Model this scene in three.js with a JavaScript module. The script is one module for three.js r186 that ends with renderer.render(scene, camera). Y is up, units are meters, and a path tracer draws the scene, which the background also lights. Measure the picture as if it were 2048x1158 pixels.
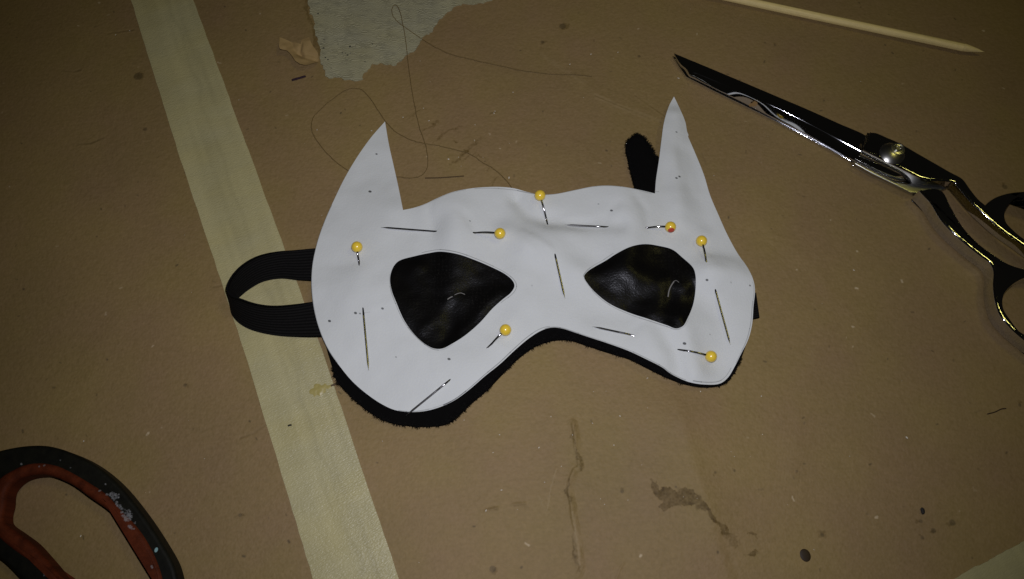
import * as THREE from 'three';
import { mergeGeometries } from 'three/addons/utils/BufferGeometryUtils.js';
import { RectAreaLightUniformsLib } from 'three/addons/lights/RectAreaLightUniformsLib.js';

// ------------------------------------------------------------------ camera, light, exposure
const W = 1024, H = 579;
const renderer = new THREE.WebGLRenderer({ antialias: true });
renderer.setSize(W, H);
renderer.toneMapping = THREE.LinearToneMapping;
renderer.toneMappingExposure = 1;
renderer.shadowMap.enabled = true;
const scene = new THREE.Scene();
scene.background = new THREE.Color(0.0035, 0.0032, 0.0026);

const TILT = THREE.MathUtils.degToRad(22), FOV = 39.4, CAM_H = 0.2745;   // a phone held over the table
const camera = new THREE.PerspectiveCamera(FOV, W / H, 0.01, 20);
camera.position.set(0, CAM_H, 0);
camera.up.set(0, Math.sin(TILT), -Math.cos(TILT));
camera.lookAt(0, CAM_H - Math.cos(TILT), -Math.sin(TILT));
scene.add(camera);

// the phone's flash beside the lens
const flash = new THREE.SpotLight(new THREE.Color(0.97, 0.975, 1.13), 0.171, 0, THREE.MathUtils.degToRad(47), 1, 2);
flash.position.set(0.006, CAM_H + 0.002, -0.018);
flash.target.position.set(0.0, 0, -0.112);
flash.castShadow = true; flash.shadow.radius = 0.12; flash.shadow.mapSize.set(2048, 2048);
flash.shadow.camera.near = 0.02; flash.shadow.camera.far = 2;
scene.add(flash, flash.target);
// the room's own weak warm ceiling lamp, behind the table
RectAreaLightUniformsLib.init();
const lamp = new THREE.RectAreaLight(new THREE.Color(0.97, 0.88, 0.24), 7.2, 0.25, 0.25);
lamp.position.set(0.65, 1.4, -0.42);
lamp.lookAt(0.02, 0, -0.12);
scene.add(lamp);

// ------------------------------------------------------------------ helpers
const MM = 0.001, FPX = 579 / Math.tan(THREE.MathUtils.degToRad(FOV / 2));
const V3 = (x, y, z) => new THREE.Vector3(x, y, z);
const lin = (r, g, b) => new THREE.Color().setRGB(r, g, b);
// where the sight line through a photo pixel meets the height h (mm) above the table: used once, to survey real positions
function P(px, py, h = 0) {
  const u = (px - 1024) / FPX, v = (py - 579) / FPX, c = Math.cos(TILT), s = Math.sin(TILT);
  const dx = u, dy = -c - v * s, dz = -s + v * c, t = (h * MM - CAM_H) / dy;
  return V3(dx * t, h * MM, dz * t);
}
const XZ = (px, py, h = 0) => { const p = P(px, py, h); return [p.x, p.z]; };
function rng(seed) { let a = seed >>> 0; return () => { a = (a + 0x6D2B79F5) | 0; let t = Math.imul(a ^ (a >>> 15), 1 | a); t = (t + Math.imul(t ^ (t >>> 7), 61 | t)) ^ t; return ((t ^ (t >>> 14)) >>> 0) / 4294967296; }; }
const clamp = (x, a = 0, b = 1) => Math.min(b, Math.max(a, x));
const smooth = (a, b, x) => { const t = clamp((x - a) / (b - a)); return t * t * (3 - 2 * t); };
const NT = (() => { const r = rng(77), t = new Float32Array(256 * 256); for (let i = 0; i < t.length; i++) t[i] = r() * 2 - 1; return t; })();
function noise(x, y) {   // value noise, -1..1
  const xi = Math.floor(x), yi = Math.floor(y); let fx = x - xi, fy = y - yi;
  fx = fx * fx * (3 - 2 * fx); fy = fy * fy * (3 - 2 * fy);
  const a = (yi & 255) << 8, b = ((yi + 1) & 255) << 8, c = xi & 255, d = (xi + 1) & 255;
  const p = NT[a | c], q = NT[a | d], r = NT[b | c], s = NT[b | d];
  return p + (q - p) * fx + (r - p) * fy + (p - q - r + s) * fx * fy;
}
const fbm = (x, y, n = 4) => { let s = 0, a = 0.5; for (let i = 0; i < n; i++) { s += a * noise(x + i * 17.3, y + i * 9.1); x *= 2.03; y *= 2.03; a *= 0.5; } return s; };

const used = {};
function numbered(name) { const n = used[name] = (used[name] ?? -1) + 1; return n ? name + '_' + String(n).padStart(3, '0') : name; }
function thing(name, label, category, group) {
  const o = new THREE.Group(); o.name = numbered(name); o.userData = { label, category };
  if (group) o.userData.group = group;
  scene.add(o); return o;
}
function part(name, geo, mat, parent, extra) {
  const m = new THREE.Mesh(geo, mat); m.name = name; m.castShadow = m.receiveShadow = true;
  if (extra) Object.assign(m.userData, extra);
  parent.add(m); return m;
}
// puts a thing's origin at its base: its parts were surveyed in world metres
function rebase(o) {
  o.updateMatrixWorld(true);
  const b = new THREE.Box3().setFromObject(o), c = b.getCenter(V3(0, 0, 0)); c.y = b.min.y;
  const done = new Set();
  const geos = []; o.traverse((m) => { if (m.isMesh) geos.push(m.geometry); });
  for (const g of geos) if (!done.has(g)) { g.translate(-c.x, -c.y, -c.z); done.add(g); }
  o.position.copy(c); return o;
}

// ---- Delaunay of scattered points (sweep), for draped sheets
function delaunay(pts) {
  const n = pts.length, v = pts.map((p) => [p[0], p[1]]);
  let x0 = 1e9, x1 = -1e9, y0 = 1e9, y1 = -1e9;
  for (const [x, y] of v) { x0 = Math.min(x0, x); x1 = Math.max(x1, x); y0 = Math.min(y0, y); y1 = Math.max(y1, y); }
  const d = Math.max(x1 - x0, y1 - y0), mx = (x0 + x1) / 2, my = (y0 + y1) / 2;
  v.push([mx - 20 * d, my - d], [mx, my + 20 * d], [mx + 20 * d, my - d]);
  const circ = (i, j, k) => {
    const [ax, ay] = v[i], [bx, by] = v[j], [cx, cy] = v[k], D = 2 * (ax * (by - cy) + bx * (cy - ay) + cx * (ay - by));
    const a2 = ax * ax + ay * ay, b2 = bx * bx + by * by, c2 = cx * cx + cy * cy;
    const ux = (a2 * (by - cy) + b2 * (cy - ay) + c2 * (ay - by)) / D, uy = (a2 * (cx - bx) + b2 * (ax - cx) + c2 * (bx - ax)) / D;
    return { i, j, k, x: ux, y: uy, r: (bx - ux) ** 2 + (by - uy) ** 2 };
  };
  const idx = [...Array(n).keys()].sort((a, b) => v[b][0] - v[a][0]);
  let open = [circ(n, n + 1, n + 2)]; const closed = [];
  for (let q = n - 1; q >= 0; q--) {
    const c = idx[q], edges = new Map(), keep = [];
    for (const t of open) {
      const dx = v[c][0] - t.x, dy = v[c][1] - t.y;
      if (dx > 0 && dx * dx > t.r) { closed.push(t); continue; }
      if (dx * dx + dy * dy - t.r > 1e-13) { keep.push(t); continue; }
      for (const [a, b] of [[t.i, t.j], [t.j, t.k], [t.k, t.i]]) {
        const key = a < b ? a * 1e6 + b : b * 1e6 + a;
        edges.has(key) ? edges.set(key, null) : edges.set(key, [a, b]);
      }
    }
    open = keep;
    for (const e of edges.values()) if (e) open.push(circ(e[0], e[1], c));
  }
  return [...closed, ...open].filter((t) => t.i < n && t.j < n && t.k < n).map((t) => [t.i, t.j, t.k]);
}
function inside(poly, x, y) {
  let c = false;
  for (let i = 0, j = poly.length - 1; i < poly.length; j = i++) {
    const [ax, ay] = poly[i], [bx, by] = poly[j];
    if ((ay > y) !== (by > y) && x < ((bx - ax) * (y - ay)) / (by - ay) + ax) c = !c;
  }
  return c;
}
function edgeDist(poly, x, y) {
  let m = 1e9;
  for (let i = 0, j = poly.length - 1; i < poly.length; j = i++) {
    const [ax, ay] = poly[j], [bx, by] = poly[i], dx = bx - ax, dy = by - ay, l = dx * dx + dy * dy || 1e-12;
    const t = clamp(((x - ax) * dx + (y - ay) * dy) / l), ex = ax + t * dx - x, ey = ay + t * dy - y;
    m = Math.min(m, ex * ex + ey * ey);
  }
  return Math.sqrt(m);
}
function resample(poly, step) {   // along straight edges, keeping the corners
  const out = [];
  for (let i = 0; i < poly.length; i++) {
    const a = poly[i], b = poly[(i + 1) % poly.length], n = Math.max(1, Math.round(Math.hypot(b[0] - a[0], b[1] - a[1]) / step));
    for (let k = 0; k < n; k++) out.push([a[0] + ((b[0] - a[0]) * k) / n, a[1] + ((b[1] - a[1]) * k) / n]);
  }
  return out;
}
// smooth closed curve through points; corners = indices kept sharp
function smoothLoop(pts, corners = [], sub = 6) {
  const out = [], n = pts.length, starts = corners.length ? [...corners].sort((a, b) => a - b) : null;
  const curve = (list, closed) => {
    const c = new THREE.CatmullRomCurve3(list.map((p) => V3(p[0], p[1], p[2] ?? 0)), closed, 'centripetal');
    const m = (closed ? list.length : list.length - 1) * sub;
    for (let i = 0; i < m; i++) { const p = c.getPoint(i / m); out.push([p.x, p.y, p.z]); }
  };
  if (!starts) { curve(pts, true); return out; }
  starts.forEach((s, q) => {
    let e = starts[(q + 1) % starts.length]; if (e <= s) e += n;
    const seg = []; for (let i = s; i <= e; i++) seg.push(pts[i % n]);
    curve(seg, false);
  });
  return out;
}
// a draped sheet with thickness: outline and holes in x,z metres; top(x,z), bottom(x,z) heights in metres; uv(x,z)
function sheet(outline, holes, cell, top, bottom, uv, edgeStep = cell * 0.6) {
  const loops = [outline, ...holes].map((l) => resample(l, edgeStep)), pts = [], loopIds = [];
  for (const l of loops) { const ids = []; for (const p of l) { ids.push(pts.length); pts.push(p); } loopIds.push(ids); }
  const grid = new Map(), key = (x, y) => Math.floor(x / cell) + ',' + Math.floor(y / cell);
  pts.forEach((p) => { const k = key(p[0], p[1]); (grid.get(k) ?? grid.set(k, []).get(k)).push(p); });
  let x0 = 1e9, x1 = -1e9, y0 = 1e9, y1 = -1e9;
  for (const [x, y] of loops[0]) { x0 = Math.min(x0, x); x1 = Math.max(x1, x); y0 = Math.min(y0, y); y1 = Math.max(y1, y); }
  const r = rng(5);
  for (let y = y0, row = 0; y <= y1; y += cell * 0.87, row++) for (let x = x0 + (row % 2) * cell * 0.5; x <= x1; x += cell) {
    const a = x + (r() - 0.5) * cell * 0.2, b = y + (r() - 0.5) * cell * 0.2;
    if (!inside(loops[0], a, b) || holes.length && loops.slice(1).some((h) => inside(h, a, b))) continue;
    let near = false; const gx = Math.floor(a / cell), gy = Math.floor(b / cell);
    for (let i = -1; i <= 1 && !near; i++) for (let j = -1; j <= 1 && !near; j++) for (const p of grid.get((gx + i) + ',' + (gy + j)) ?? []) if (Math.hypot(p[0] - a, p[1] - b) < cell * 0.5) { near = true; break; }
    if (!near) pts.push([a, b]);
  }
  const r2 = rng(9), tris = delaunay(pts.map((p) => [p[0] + (r2() - 0.5) * 1e-6, p[1] + (r2() - 0.5) * 1e-6])).filter(([a, b, c]) => {
    const x = (pts[a][0] + pts[b][0] + pts[c][0]) / 3, y = (pts[a][1] + pts[b][1] + pts[c][1]) / 3;
    return inside(loops[0], x, y) && !loops.slice(1).some((h) => inside(h, x, y));
  });
  const N = pts.length, pos = [], uvs = [], index = [];
  const put = (p, y) => { pos.push(p[0], y, p[1]); const [u, v] = uv ? uv(p[0], p[1]) : [p[0], p[1]]; uvs.push(u, v); return pos.length / 3 - 1; };
  const T = pts.map((p) => top(p[0], p[1])), B = pts.map((p, i) => bottom ? bottom(p[0], p[1], T[i]) : T[i] - 0.0001);
  pts.forEach((p, i) => put(p, T[i])); pts.forEach((p, i) => put(p, B[i]));
  for (let [a, b, c] of tris) {
    const s = (pts[b][0] - pts[a][0]) * (pts[c][1] - pts[a][1]) - (pts[b][1] - pts[a][1]) * (pts[c][0] - pts[a][0]);
    if (s > 0) [b, c] = [c, b];
    index.push(a, b, c, N + a, N + c, N + b);
  }
  for (let q = 0; q < loopIds.length; q++) {
    const ids = loopIds[q]; let area = 0;
    ids.forEach((a, i) => { const b = ids[(i + 1) % ids.length]; area += pts[a][0] * pts[b][1] - pts[b][0] * pts[a][1]; });
    const flip = (area > 0) !== (q > 0);
    ids.forEach((a, i) => {
      const b = ids[(i + 1) % ids.length], t0 = put(pts[a], T[a]), t1 = put(pts[b], T[b]), b0 = put(pts[a], B[a]), b1 = put(pts[b], B[b]);
      flip ? index.push(t0, t1, b0, t1, b1, b0) : index.push(t0, b0, t1, t1, b0, b1);
    });
  }
  const g = new THREE.BufferGeometry();
  g.setAttribute('position', new THREE.Float32BufferAttribute(pos, 3)); g.setAttribute('uv', new THREE.Float32BufferAttribute(uvs, 2));
  g.setIndex(index); g.computeVertexNormals(); return g;
}
// solid from an outline (x,z metres) between heights, with rounded edges
function solid(outline, holes, y0, y1, bevel, seg = 4, crease = 0.7) {
  const path = (l, S) => { l.forEach((p, i) => (i ? S.lineTo(p[0], -p[1]) : S.moveTo(p[0], -p[1]))); S.closePath(); return S; };
  const s = path(outline, new THREE.Shape());
  for (const h of holes) s.holes.push(path(h, new THREE.Path()));
  const g = new THREE.ExtrudeGeometry(s, { depth: y1 - y0 - 2 * bevel, bevelEnabled: bevel > 0, bevelThickness: bevel, bevelSize: bevel, bevelOffset: -bevel, bevelSegments: seg, curveSegments: 8 });
  g.rotateX(-Math.PI / 2); g.translate(0, y0 + bevel, 0);
  return weighted(g, crease);
}
// normals smoothed across edges flatter than the angle, large faces counting for more, so flat tops stay flat
function weighted(g0, angle) {
  const g = g0.index ? g0.toNonIndexed() : g0, p = g.attributes.position, n = p.count, fn = [], at = new Map(), out = new Float32Array(n * 3), a = V3(), b = V3(), c = V3(), cs = Math.cos(angle);
  const key = (i) => [p.getX(i), p.getY(i), p.getZ(i)].map((v) => Math.round(v * 2e5)).join();
  for (let f = 0; f < n / 3; f++) {
    a.fromBufferAttribute(p, f * 3); b.fromBufferAttribute(p, f * 3 + 1).sub(a); c.fromBufferAttribute(p, f * 3 + 2).sub(a);
    const v = V3().crossVectors(b, c), l = v.length() || 1e-20; fn.push({ u: v.clone().divideScalar(l), w: l });
    for (let k = 0; k < 3; k++) { const q = key(f * 3 + k); (at.get(q) ?? at.set(q, []).get(q)).push(f); }
  }
  for (let i = 0; i < n; i++) { const me = fn[Math.floor(i / 3)], s = V3(); for (const f of new Set(at.get(key(i)))) if (fn[f].u.dot(me.u) > cs) s.addScaledVector(fn[f].u, fn[f].w); s.normalize(); out.set([s.x, s.y, s.z], i * 3); }
  g.setAttribute('normal', new THREE.BufferAttribute(out, 3)); return g;
}
function tube(points, radius, seg, radial = 6, closed = false) {
  return new THREE.TubeGeometry(new THREE.CatmullRomCurve3(points, closed, 'centripetal'), seg, radius, radial, closed);
}
// a map computed from a function of texel x,y -> [r,g,b] (0..255, sRGB unless data)
function tex(w, h, fn, srgb = true, wrap = THREE.MirroredRepeatWrapping) {
  const d = new Uint8Array(w * h * 4);
  for (let y = 0, i = 0; y < h; y++) for (let x = 0; x < w; x++, i += 4) {
    const c = fn(x, y);
    if (typeof c === 'number') d[i] = d[i + 1] = d[i + 2] = clamp(c, 0, 255); else { d[i] = clamp(c[0], 0, 255); d[i + 1] = clamp(c[1], 0, 255); d[i + 2] = clamp(c[2], 0, 255); }
    d[i + 3] = 255;
  }
  const t = new THREE.DataTexture(d, w, h, THREE.RGBAFormat);
  t.magFilter = THREE.LinearFilter; t.minFilter = THREE.LinearMipmapLinearFilter; t.generateMipmaps = true;
  t.wrapS = t.wrapT = wrap; if (srgb) t.colorSpace = THREE.SRGBColorSpace; t.needsUpdate = true; return t;
}
const toS = (l) => 255 * (l <= 0.0031308 ? 12.92 * l : 1.055 * Math.pow(l, 1 / 2.4) - 0.055);

// ------------------------------------------------------------------ the table and its kraft paper cover
// paper map: 560 x 315 mm around the work, 2048 x 1152 texels, mirrored beyond
const KX = 0.56, KZ = 0.315, KCX = 0, KCZ = -0.112, KW = 2048, KH = 1152;
const kuv = (x, z) => [(x - KCX) / KX + 0.5, (z - KCZ) / KZ + 0.5];
const kpx = (px, py) => { const [x, z] = XZ(px, py), [u, v] = kuv(x, z); return [u * KW, v * KH]; };
function markCanvas(w, h) { const c = document.createElement('canvas'); c.width = w; c.height = h; const g = c.getContext('2d'); g.fillStyle = '#000'; g.fillRect(0, 0, w, h); g.lineCap = g.lineJoin = 'round'; return [c, g]; }
// marks: red = brown stain and painted shade, green = pale scuff and painted ridge light, blue = dark dirt and ridge shade
const [mc, mg] = markCanvas(KW, KH);
const poly = (g, map, pts, style) => { g.beginPath(); pts.forEach((p, i) => { const q = map(...p); i ? g.lineTo(...q) : g.moveTo(...q); }); g.closePath(); g.fillStyle = style; g.fill(); };
const stroke = (g, map, pts, style, width) => { g.beginPath(); pts.forEach((p, i) => { const q = map(...p); i ? g.lineTo(...q) : g.moveTo(...q); }); g.strokeStyle = style; g.lineWidth = width; g.stroke(); };
mg.globalCompositeOperation = 'lighter';
const C7 = (x, y) => kpx(1250 + x / 4.489, 900 + y / 4.489), C6 = (x, y) => kpx(800 + x / 5.79, 190 + y / 5.79), CR = (x, y) => kpx(900 + x / 3.427, 820 + y / 3.427);
poly(mg, C7, [[215, 290], [255, 270], [300, 310], [345, 350], [420, 350], [500, 362], [570, 375], [650, 425], [720, 500], [770, 570], [730, 582], [640, 540], [600, 480], [520, 490], [430, 505], [385, 500], [378, 535], [310, 470], [240, 370]], 'rgb(150,0,0)');
poly(mg, C7, [[225, 300], [265, 320], [330, 400], [400, 450], [380, 500], [310, 460], [250, 370]], 'rgb(80,0,0)');
poly(mg, C7, [[640, 450], [700, 500], [765, 570], [720, 570], [650, 530]], 'rgb(60,0,0)');
stroke(mg, C7, [[770, 580], [810, 640], [850, 690]], 'rgb(110,0,0)', 6);
stroke(mg, C7, [[830, 690], [850, 735], [890, 740], [905, 700], [860, 670]], 'rgb(130,0,0)', 5);
stroke(mg, C7, [[890, 750], [950, 780], [960, 830]], 'rgb(60,0,0)', 8);
poly(mg, C7, [[1090, 735], [1115, 705], [1150, 745], [1190, 780], [1210, 815], [1170, 800], [1130, 775]], 'rgb(150,0,0)');
poly(mg, C7, [[1050, 960], [1110, 930], [1170, 905], [1195, 925], [1150, 970], [1110, 980]], 'rgb(110,0,0)');
for (const [a, b, c, d, w, k] of [[240, 430, 460, 290, 7, 90], [380, 540, 720, 350, 9, 70], [600, 790, 800, 600, 10, 100], [780, 600, 920, 510, 7, 60], [100, 280, 300, 150, 8, 60], [720, 770, 880, 640, 3, 60], [960, 860, 1040, 800, 3, 60], [1030, 1040, 1150, 950, 3, 80], [620, 540, 680, 550, 6, 70], [840, 690, 1010, 790, 3, 50]])
  for (let q = -1; q <= 1; q++) { const o = q * (2 + w * 0.9), e = 0.25 * Math.abs(q); stroke(mg, C6, [[a + o + (c - a) * e * 0.6, b + o + (d - b) * e * 0.6], [(a + c) / 2 + 6 + o, (b + d) / 2 - 8 + o * 0.6], [c + o - (c - a) * e, d + o * 0.6 - (d - b) * e]], `rgb(${Math.round(k * 0.56)},0,0)`, Math.max(1.4, w * 0.3)); }
// fold shadow painted in as a dark edge beside the torn tape, scratches, dents and pencil ticks
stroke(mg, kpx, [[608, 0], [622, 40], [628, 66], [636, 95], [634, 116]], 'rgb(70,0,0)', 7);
for (const s of [[[232, 66], [248, 63], [264, 60]], [[126, 141], [146, 143], [160, 139]], [[154, 288], [180, 286], [206, 275]], [[265, 126], [285, 123]], [[480, 876], [505, 868], [528, 852]], [[1950, 825], [1962, 820]], [[1404, 308], [1413, 330]], [[1645, 342], [1655, 341]], [[425, 575], [445, 570]]])
  stroke(mg, kpx, s, 'rgb(0,0,34)', 2.5);
// the long ridge in the paper below the mask, its shading painted in: pale crest, dark foot
const ridge = [[835, 95], [850, 190], [850, 260], [870, 330], [878, 385], [845, 400], [810, 490], [806, 560], [825, 660], [832, 740], [850, 820], [870, 960], [885, 1080], [868, 1120]];
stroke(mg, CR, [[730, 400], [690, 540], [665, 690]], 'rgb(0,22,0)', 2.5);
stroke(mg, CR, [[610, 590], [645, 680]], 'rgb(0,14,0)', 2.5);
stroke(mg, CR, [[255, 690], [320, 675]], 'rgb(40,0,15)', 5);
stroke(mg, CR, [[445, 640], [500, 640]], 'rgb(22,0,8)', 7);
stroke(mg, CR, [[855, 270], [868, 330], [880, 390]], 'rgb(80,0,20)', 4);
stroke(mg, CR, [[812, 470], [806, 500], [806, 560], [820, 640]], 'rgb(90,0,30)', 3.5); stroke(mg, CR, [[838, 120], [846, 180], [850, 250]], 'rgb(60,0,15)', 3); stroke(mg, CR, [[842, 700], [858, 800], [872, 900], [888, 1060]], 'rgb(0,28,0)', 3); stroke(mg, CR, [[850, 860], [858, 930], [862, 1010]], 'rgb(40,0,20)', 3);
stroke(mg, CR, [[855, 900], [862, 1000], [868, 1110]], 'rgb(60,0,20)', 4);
for (const s of [[[1085, 110], [1130, 140], [1170, 165]], [[1190, 190], [1240, 215], [1320, 240]], ]) stroke(mg, kpx, s, 'rgb(0,9,0)', 7);
const rk = rng(31);
for (let i = 0; i < 520; i++) {   // specks of dirt and fibre ends
  const x = rk() * KW, y = rk() * KH, l = 1 + rk() * rk() * 5, a = rk() * 6.3, k = Math.floor(40 + rk() * 150);
  stroke(mg, (p, q) => [p, q], [[x, y], [x + Math.cos(a) * l, y + Math.sin(a) * l]], rk() < 0.75 ? `rgb(0,0,${k})` : `rgb(0,${k},0)`, 1 + rk() * 1.6);
}
for (const [x, y, r] of [[1594, 942, 2], [1429, 946, 2], [1468, 942, 2.4], [1645, 1070, 3], [1244, 983, 3], [985, 1138, 5], [1350, 975, 2], [1842, 1042, 3], [1867, 1061, 4], [1905, 1045, 5], [2040, 810, 3], [1845, 1075, 3], [1480, 160, 2.5], [1550, 90, 2.5], [1530, 85, 2], [370, 770, 3], [480, 1030, 3], [1085, 84, 4], [1125, 52, 7], [1278, 112, 3], [1215, 500, 2], [276, 152, 9], [290, 258, 4], [2010, 373, 5]]) {
  const [u, v] = kpx(x, y); mg.fillStyle = 'rgb(60,0,120)'; mg.beginPath(); mg.arc(u, v, r * 0.75, 0, 7); mg.fill();
}
const marks = mg.getImageData(0, 0, KW, KH).data;
const markAt = (x, y, c) => marks[(clamp(Math.round(y), 0, KH - 1) * KW + clamp(Math.round(x), 0, KW - 1)) * 4 + c] / 255;
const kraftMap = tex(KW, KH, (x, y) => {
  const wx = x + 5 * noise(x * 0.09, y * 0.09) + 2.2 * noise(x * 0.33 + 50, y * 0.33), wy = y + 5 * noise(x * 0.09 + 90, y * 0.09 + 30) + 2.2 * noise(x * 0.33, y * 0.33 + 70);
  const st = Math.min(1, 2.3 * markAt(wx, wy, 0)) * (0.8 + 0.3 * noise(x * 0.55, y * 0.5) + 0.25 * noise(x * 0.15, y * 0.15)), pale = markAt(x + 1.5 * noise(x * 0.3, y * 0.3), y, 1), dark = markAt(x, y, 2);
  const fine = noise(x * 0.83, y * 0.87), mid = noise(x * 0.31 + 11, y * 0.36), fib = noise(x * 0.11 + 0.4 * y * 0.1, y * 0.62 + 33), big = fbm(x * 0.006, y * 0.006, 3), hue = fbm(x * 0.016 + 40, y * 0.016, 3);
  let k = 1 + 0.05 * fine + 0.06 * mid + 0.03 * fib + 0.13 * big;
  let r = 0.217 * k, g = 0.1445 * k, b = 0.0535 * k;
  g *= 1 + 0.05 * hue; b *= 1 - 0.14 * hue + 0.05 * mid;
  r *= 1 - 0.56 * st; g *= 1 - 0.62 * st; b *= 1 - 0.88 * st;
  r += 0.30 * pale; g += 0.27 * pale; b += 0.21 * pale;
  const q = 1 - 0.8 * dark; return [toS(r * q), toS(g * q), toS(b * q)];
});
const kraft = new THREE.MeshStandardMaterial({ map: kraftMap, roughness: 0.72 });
// height of the paper: a long soft fold right of the mask, gentle waves, the sharp ridge below it
const [bc, bg] = markCanvas(KW, KH);   // relief: red raised, green pressed in
bg.globalCompositeOperation = 'lighter';
const soft = (map, pts, up, k, w) => { for (const q of [1, 0.8, 0.6, 0.42, 0.25, 0.12]) stroke(bg, map, pts, up ? `rgb(${Math.round(k / 6)},0,0)` : `rgb(0,${Math.round(k / 6)},0)`, w * q); };
soft(CR, ridge.map(([x, y]) => [x + 6, y]), true, 210, 13); soft(CR, ridge.map(([x, y]) => [x - 9, y]), false, 150, 9);
for (const [l, k, w] of [[[[1085, 110], [1140, 145], [1200, 190], [1330, 245]], 40, 30], [[[1200, 330], [1120, 240], [1040, 190]], 30, 34], [[[1660, 620], [1600, 800], [1580, 1000]], 34, 40], [[[300, 560], [200, 700], [120, 900]], 34, 44], [[[900, 860], [960, 980], [1000, 1150]], 30, 40], [[[1480, 420], [1620, 520], [1760, 700]], 34, 36], [[[140, 60], [220, 200], [250, 380]], 30, 44], [[[560, 200], [600, 330], [590, 430]], 24, 30], [[[1700, 900], [1820, 960], [1930, 930]], 30, 36], [[[1230, 860], [1290, 960], [1300, 1120]], 26, 36]]) soft(kpx, l, true, k * 2, w);
for (const l of [[[730, 400], [690, 540], [665, 690]], [[610, 590], [645, 680]], [[235, 690], [325, 672]], [[440, 645], [520, 640]], [[1140, 1158], [1165, 1090], [1190, 1050]]]) soft(CR, l, true, 70, 5);
for (const l of [[[216, 66], [248, 61], [266, 59]], [[126, 141], [146, 143], [160, 139]], [[154, 288], [180, 286], [206, 275]], [[1800, 872], [1815, 868], [1822, 878]], [[1190, 190], [1300, 236]], [[1270, 190], [1330, 232]], [[480, 876], [505, 868], [528, 852]], [[1085, 96], [1080, 92]], [[425, 575], [445, 570]], [[980, 225], [990, 222]]]) { soft(kpx, l, false, 60, 5); soft((x, y) => kpx(x + 2, y + 3), l, true, 50, 5); }
const rel = bg.getImageData(0, 0, KW, KH).data;
kraft.bumpMap = tex(KW, KH, (x, y) => { const i = (y * KW + x) * 4, q = 0.6 + 0.5 * noise(x * 0.05, y * 0.05); return 110 + 7 * noise(x * 0.7, y * 0.7) + 6 * noise(x * 0.27, y * 0.3) + 7 * fbm(x * 0.04, y * 0.04, 3) + q * (0.55 * rel[i] - 0.45 * rel[i + 1]); }, false);
kraft.bumpScale = 0.0016;
const segs = (map, pts) => pts.map((p) => map(...p));
const ridgeXZ = segs((x, y) => XZ(900 + x / 3.427, 820 + y / 3.427), ridge), foldXZ = [[1345, 770], [1362, 840], [1385, 930], [1425, 1040]].map((p) => XZ(...p));
function lineDist(l, x, z) {
  let m = 1e9, s = 1;
  for (let i = 0; i + 1 < l.length; i++) {
    const [ax, az] = l[i], [bx, bz] = l[i + 1], dx = bx - ax, dz = bz - az, t = clamp(((x - ax) * dx + (z - az) * dz) / (dx * dx + dz * dz)), ex = x - ax - t * dx, ez = z - az - t * dz, d = ex * ex + ez * ez;
    if (d < m) { m = d; s = dx * ez - dz * ex; }
  }
  return [Math.sqrt(m), Math.sign(s)];
}
function groundH(x, z) {
  let h = 0;
  if (x > 0.01 && x < 0.06 && z > -0.09 && z < 0.03) { const [d] = lineDist(ridgeXZ, x, z); h += 0.00045 * Math.exp(-((d / 0.0011) ** 2)) * (0.55 + 0.6 * noise(z * 260, 3)); }
  if (x > 0.03 && x < 0.12 && z > -0.08 && z < 0.02) { const [d, sd] = lineDist(foldXZ, x, z); h += 0.0024 * Math.exp(-d / (sd > 0 ? 0.02 : 0.011)) * smooth(0.03, 0.05, x) * smooth(0.12, 0.09, x) * smooth(-0.08, -0.06, z) * smooth(0.02, 0.0, z); }
  return h + 0.00018 * fbm(x * 38, z * 38, 3) - 0.00012;
}
{
  const nx = 640, nz = 420, x0 = -0.5, x1 = 0.5, z0 = -0.5, z1 = 0.25, pos = [], uv = [], idx = [];
  const warp = (t) => { const s = t * 2 - 1; return 0.5 + 0.5 * (0.52 * s + 0.48 * s * s * s); };   // finer around the work
  for (let j = 0; j <= nz; j++) for (let i = 0; i <= nx; i++) {
    const x = x0 + (x1 - x0) * warp(i / nx), z = z0 + (z1 - z0) * warp(j / nz);
    pos.push(x, groundH(x, z), z); uv.push(...kuv(x, z));
    if (i && j) { const a = j * (nx + 1) + i, b = a - 1, c = a - nx - 1, d = c - 1; idx.push(d, b, c, c, b, a); }
  }
  const g = new THREE.BufferGeometry();
  g.setAttribute('position', new THREE.Float32BufferAttribute(pos, 3)); g.setAttribute('uv', new THREE.Float32BufferAttribute(uv, 2));
  g.setIndex(idx); g.computeVertexNormals();
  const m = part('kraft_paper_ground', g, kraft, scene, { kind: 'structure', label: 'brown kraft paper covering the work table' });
  const t = part('table_ground', new THREE.BoxGeometry(1.9, 0.03, 1.5), new THREE.MeshStandardMaterial({ color: lin(0.16, 0.11, 0.07), roughness: 0.7 }), scene, { kind: 'structure', label: 'plain table top under the brown paper' });
  t.position.set(0, -0.0165, -0.15);
}

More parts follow.
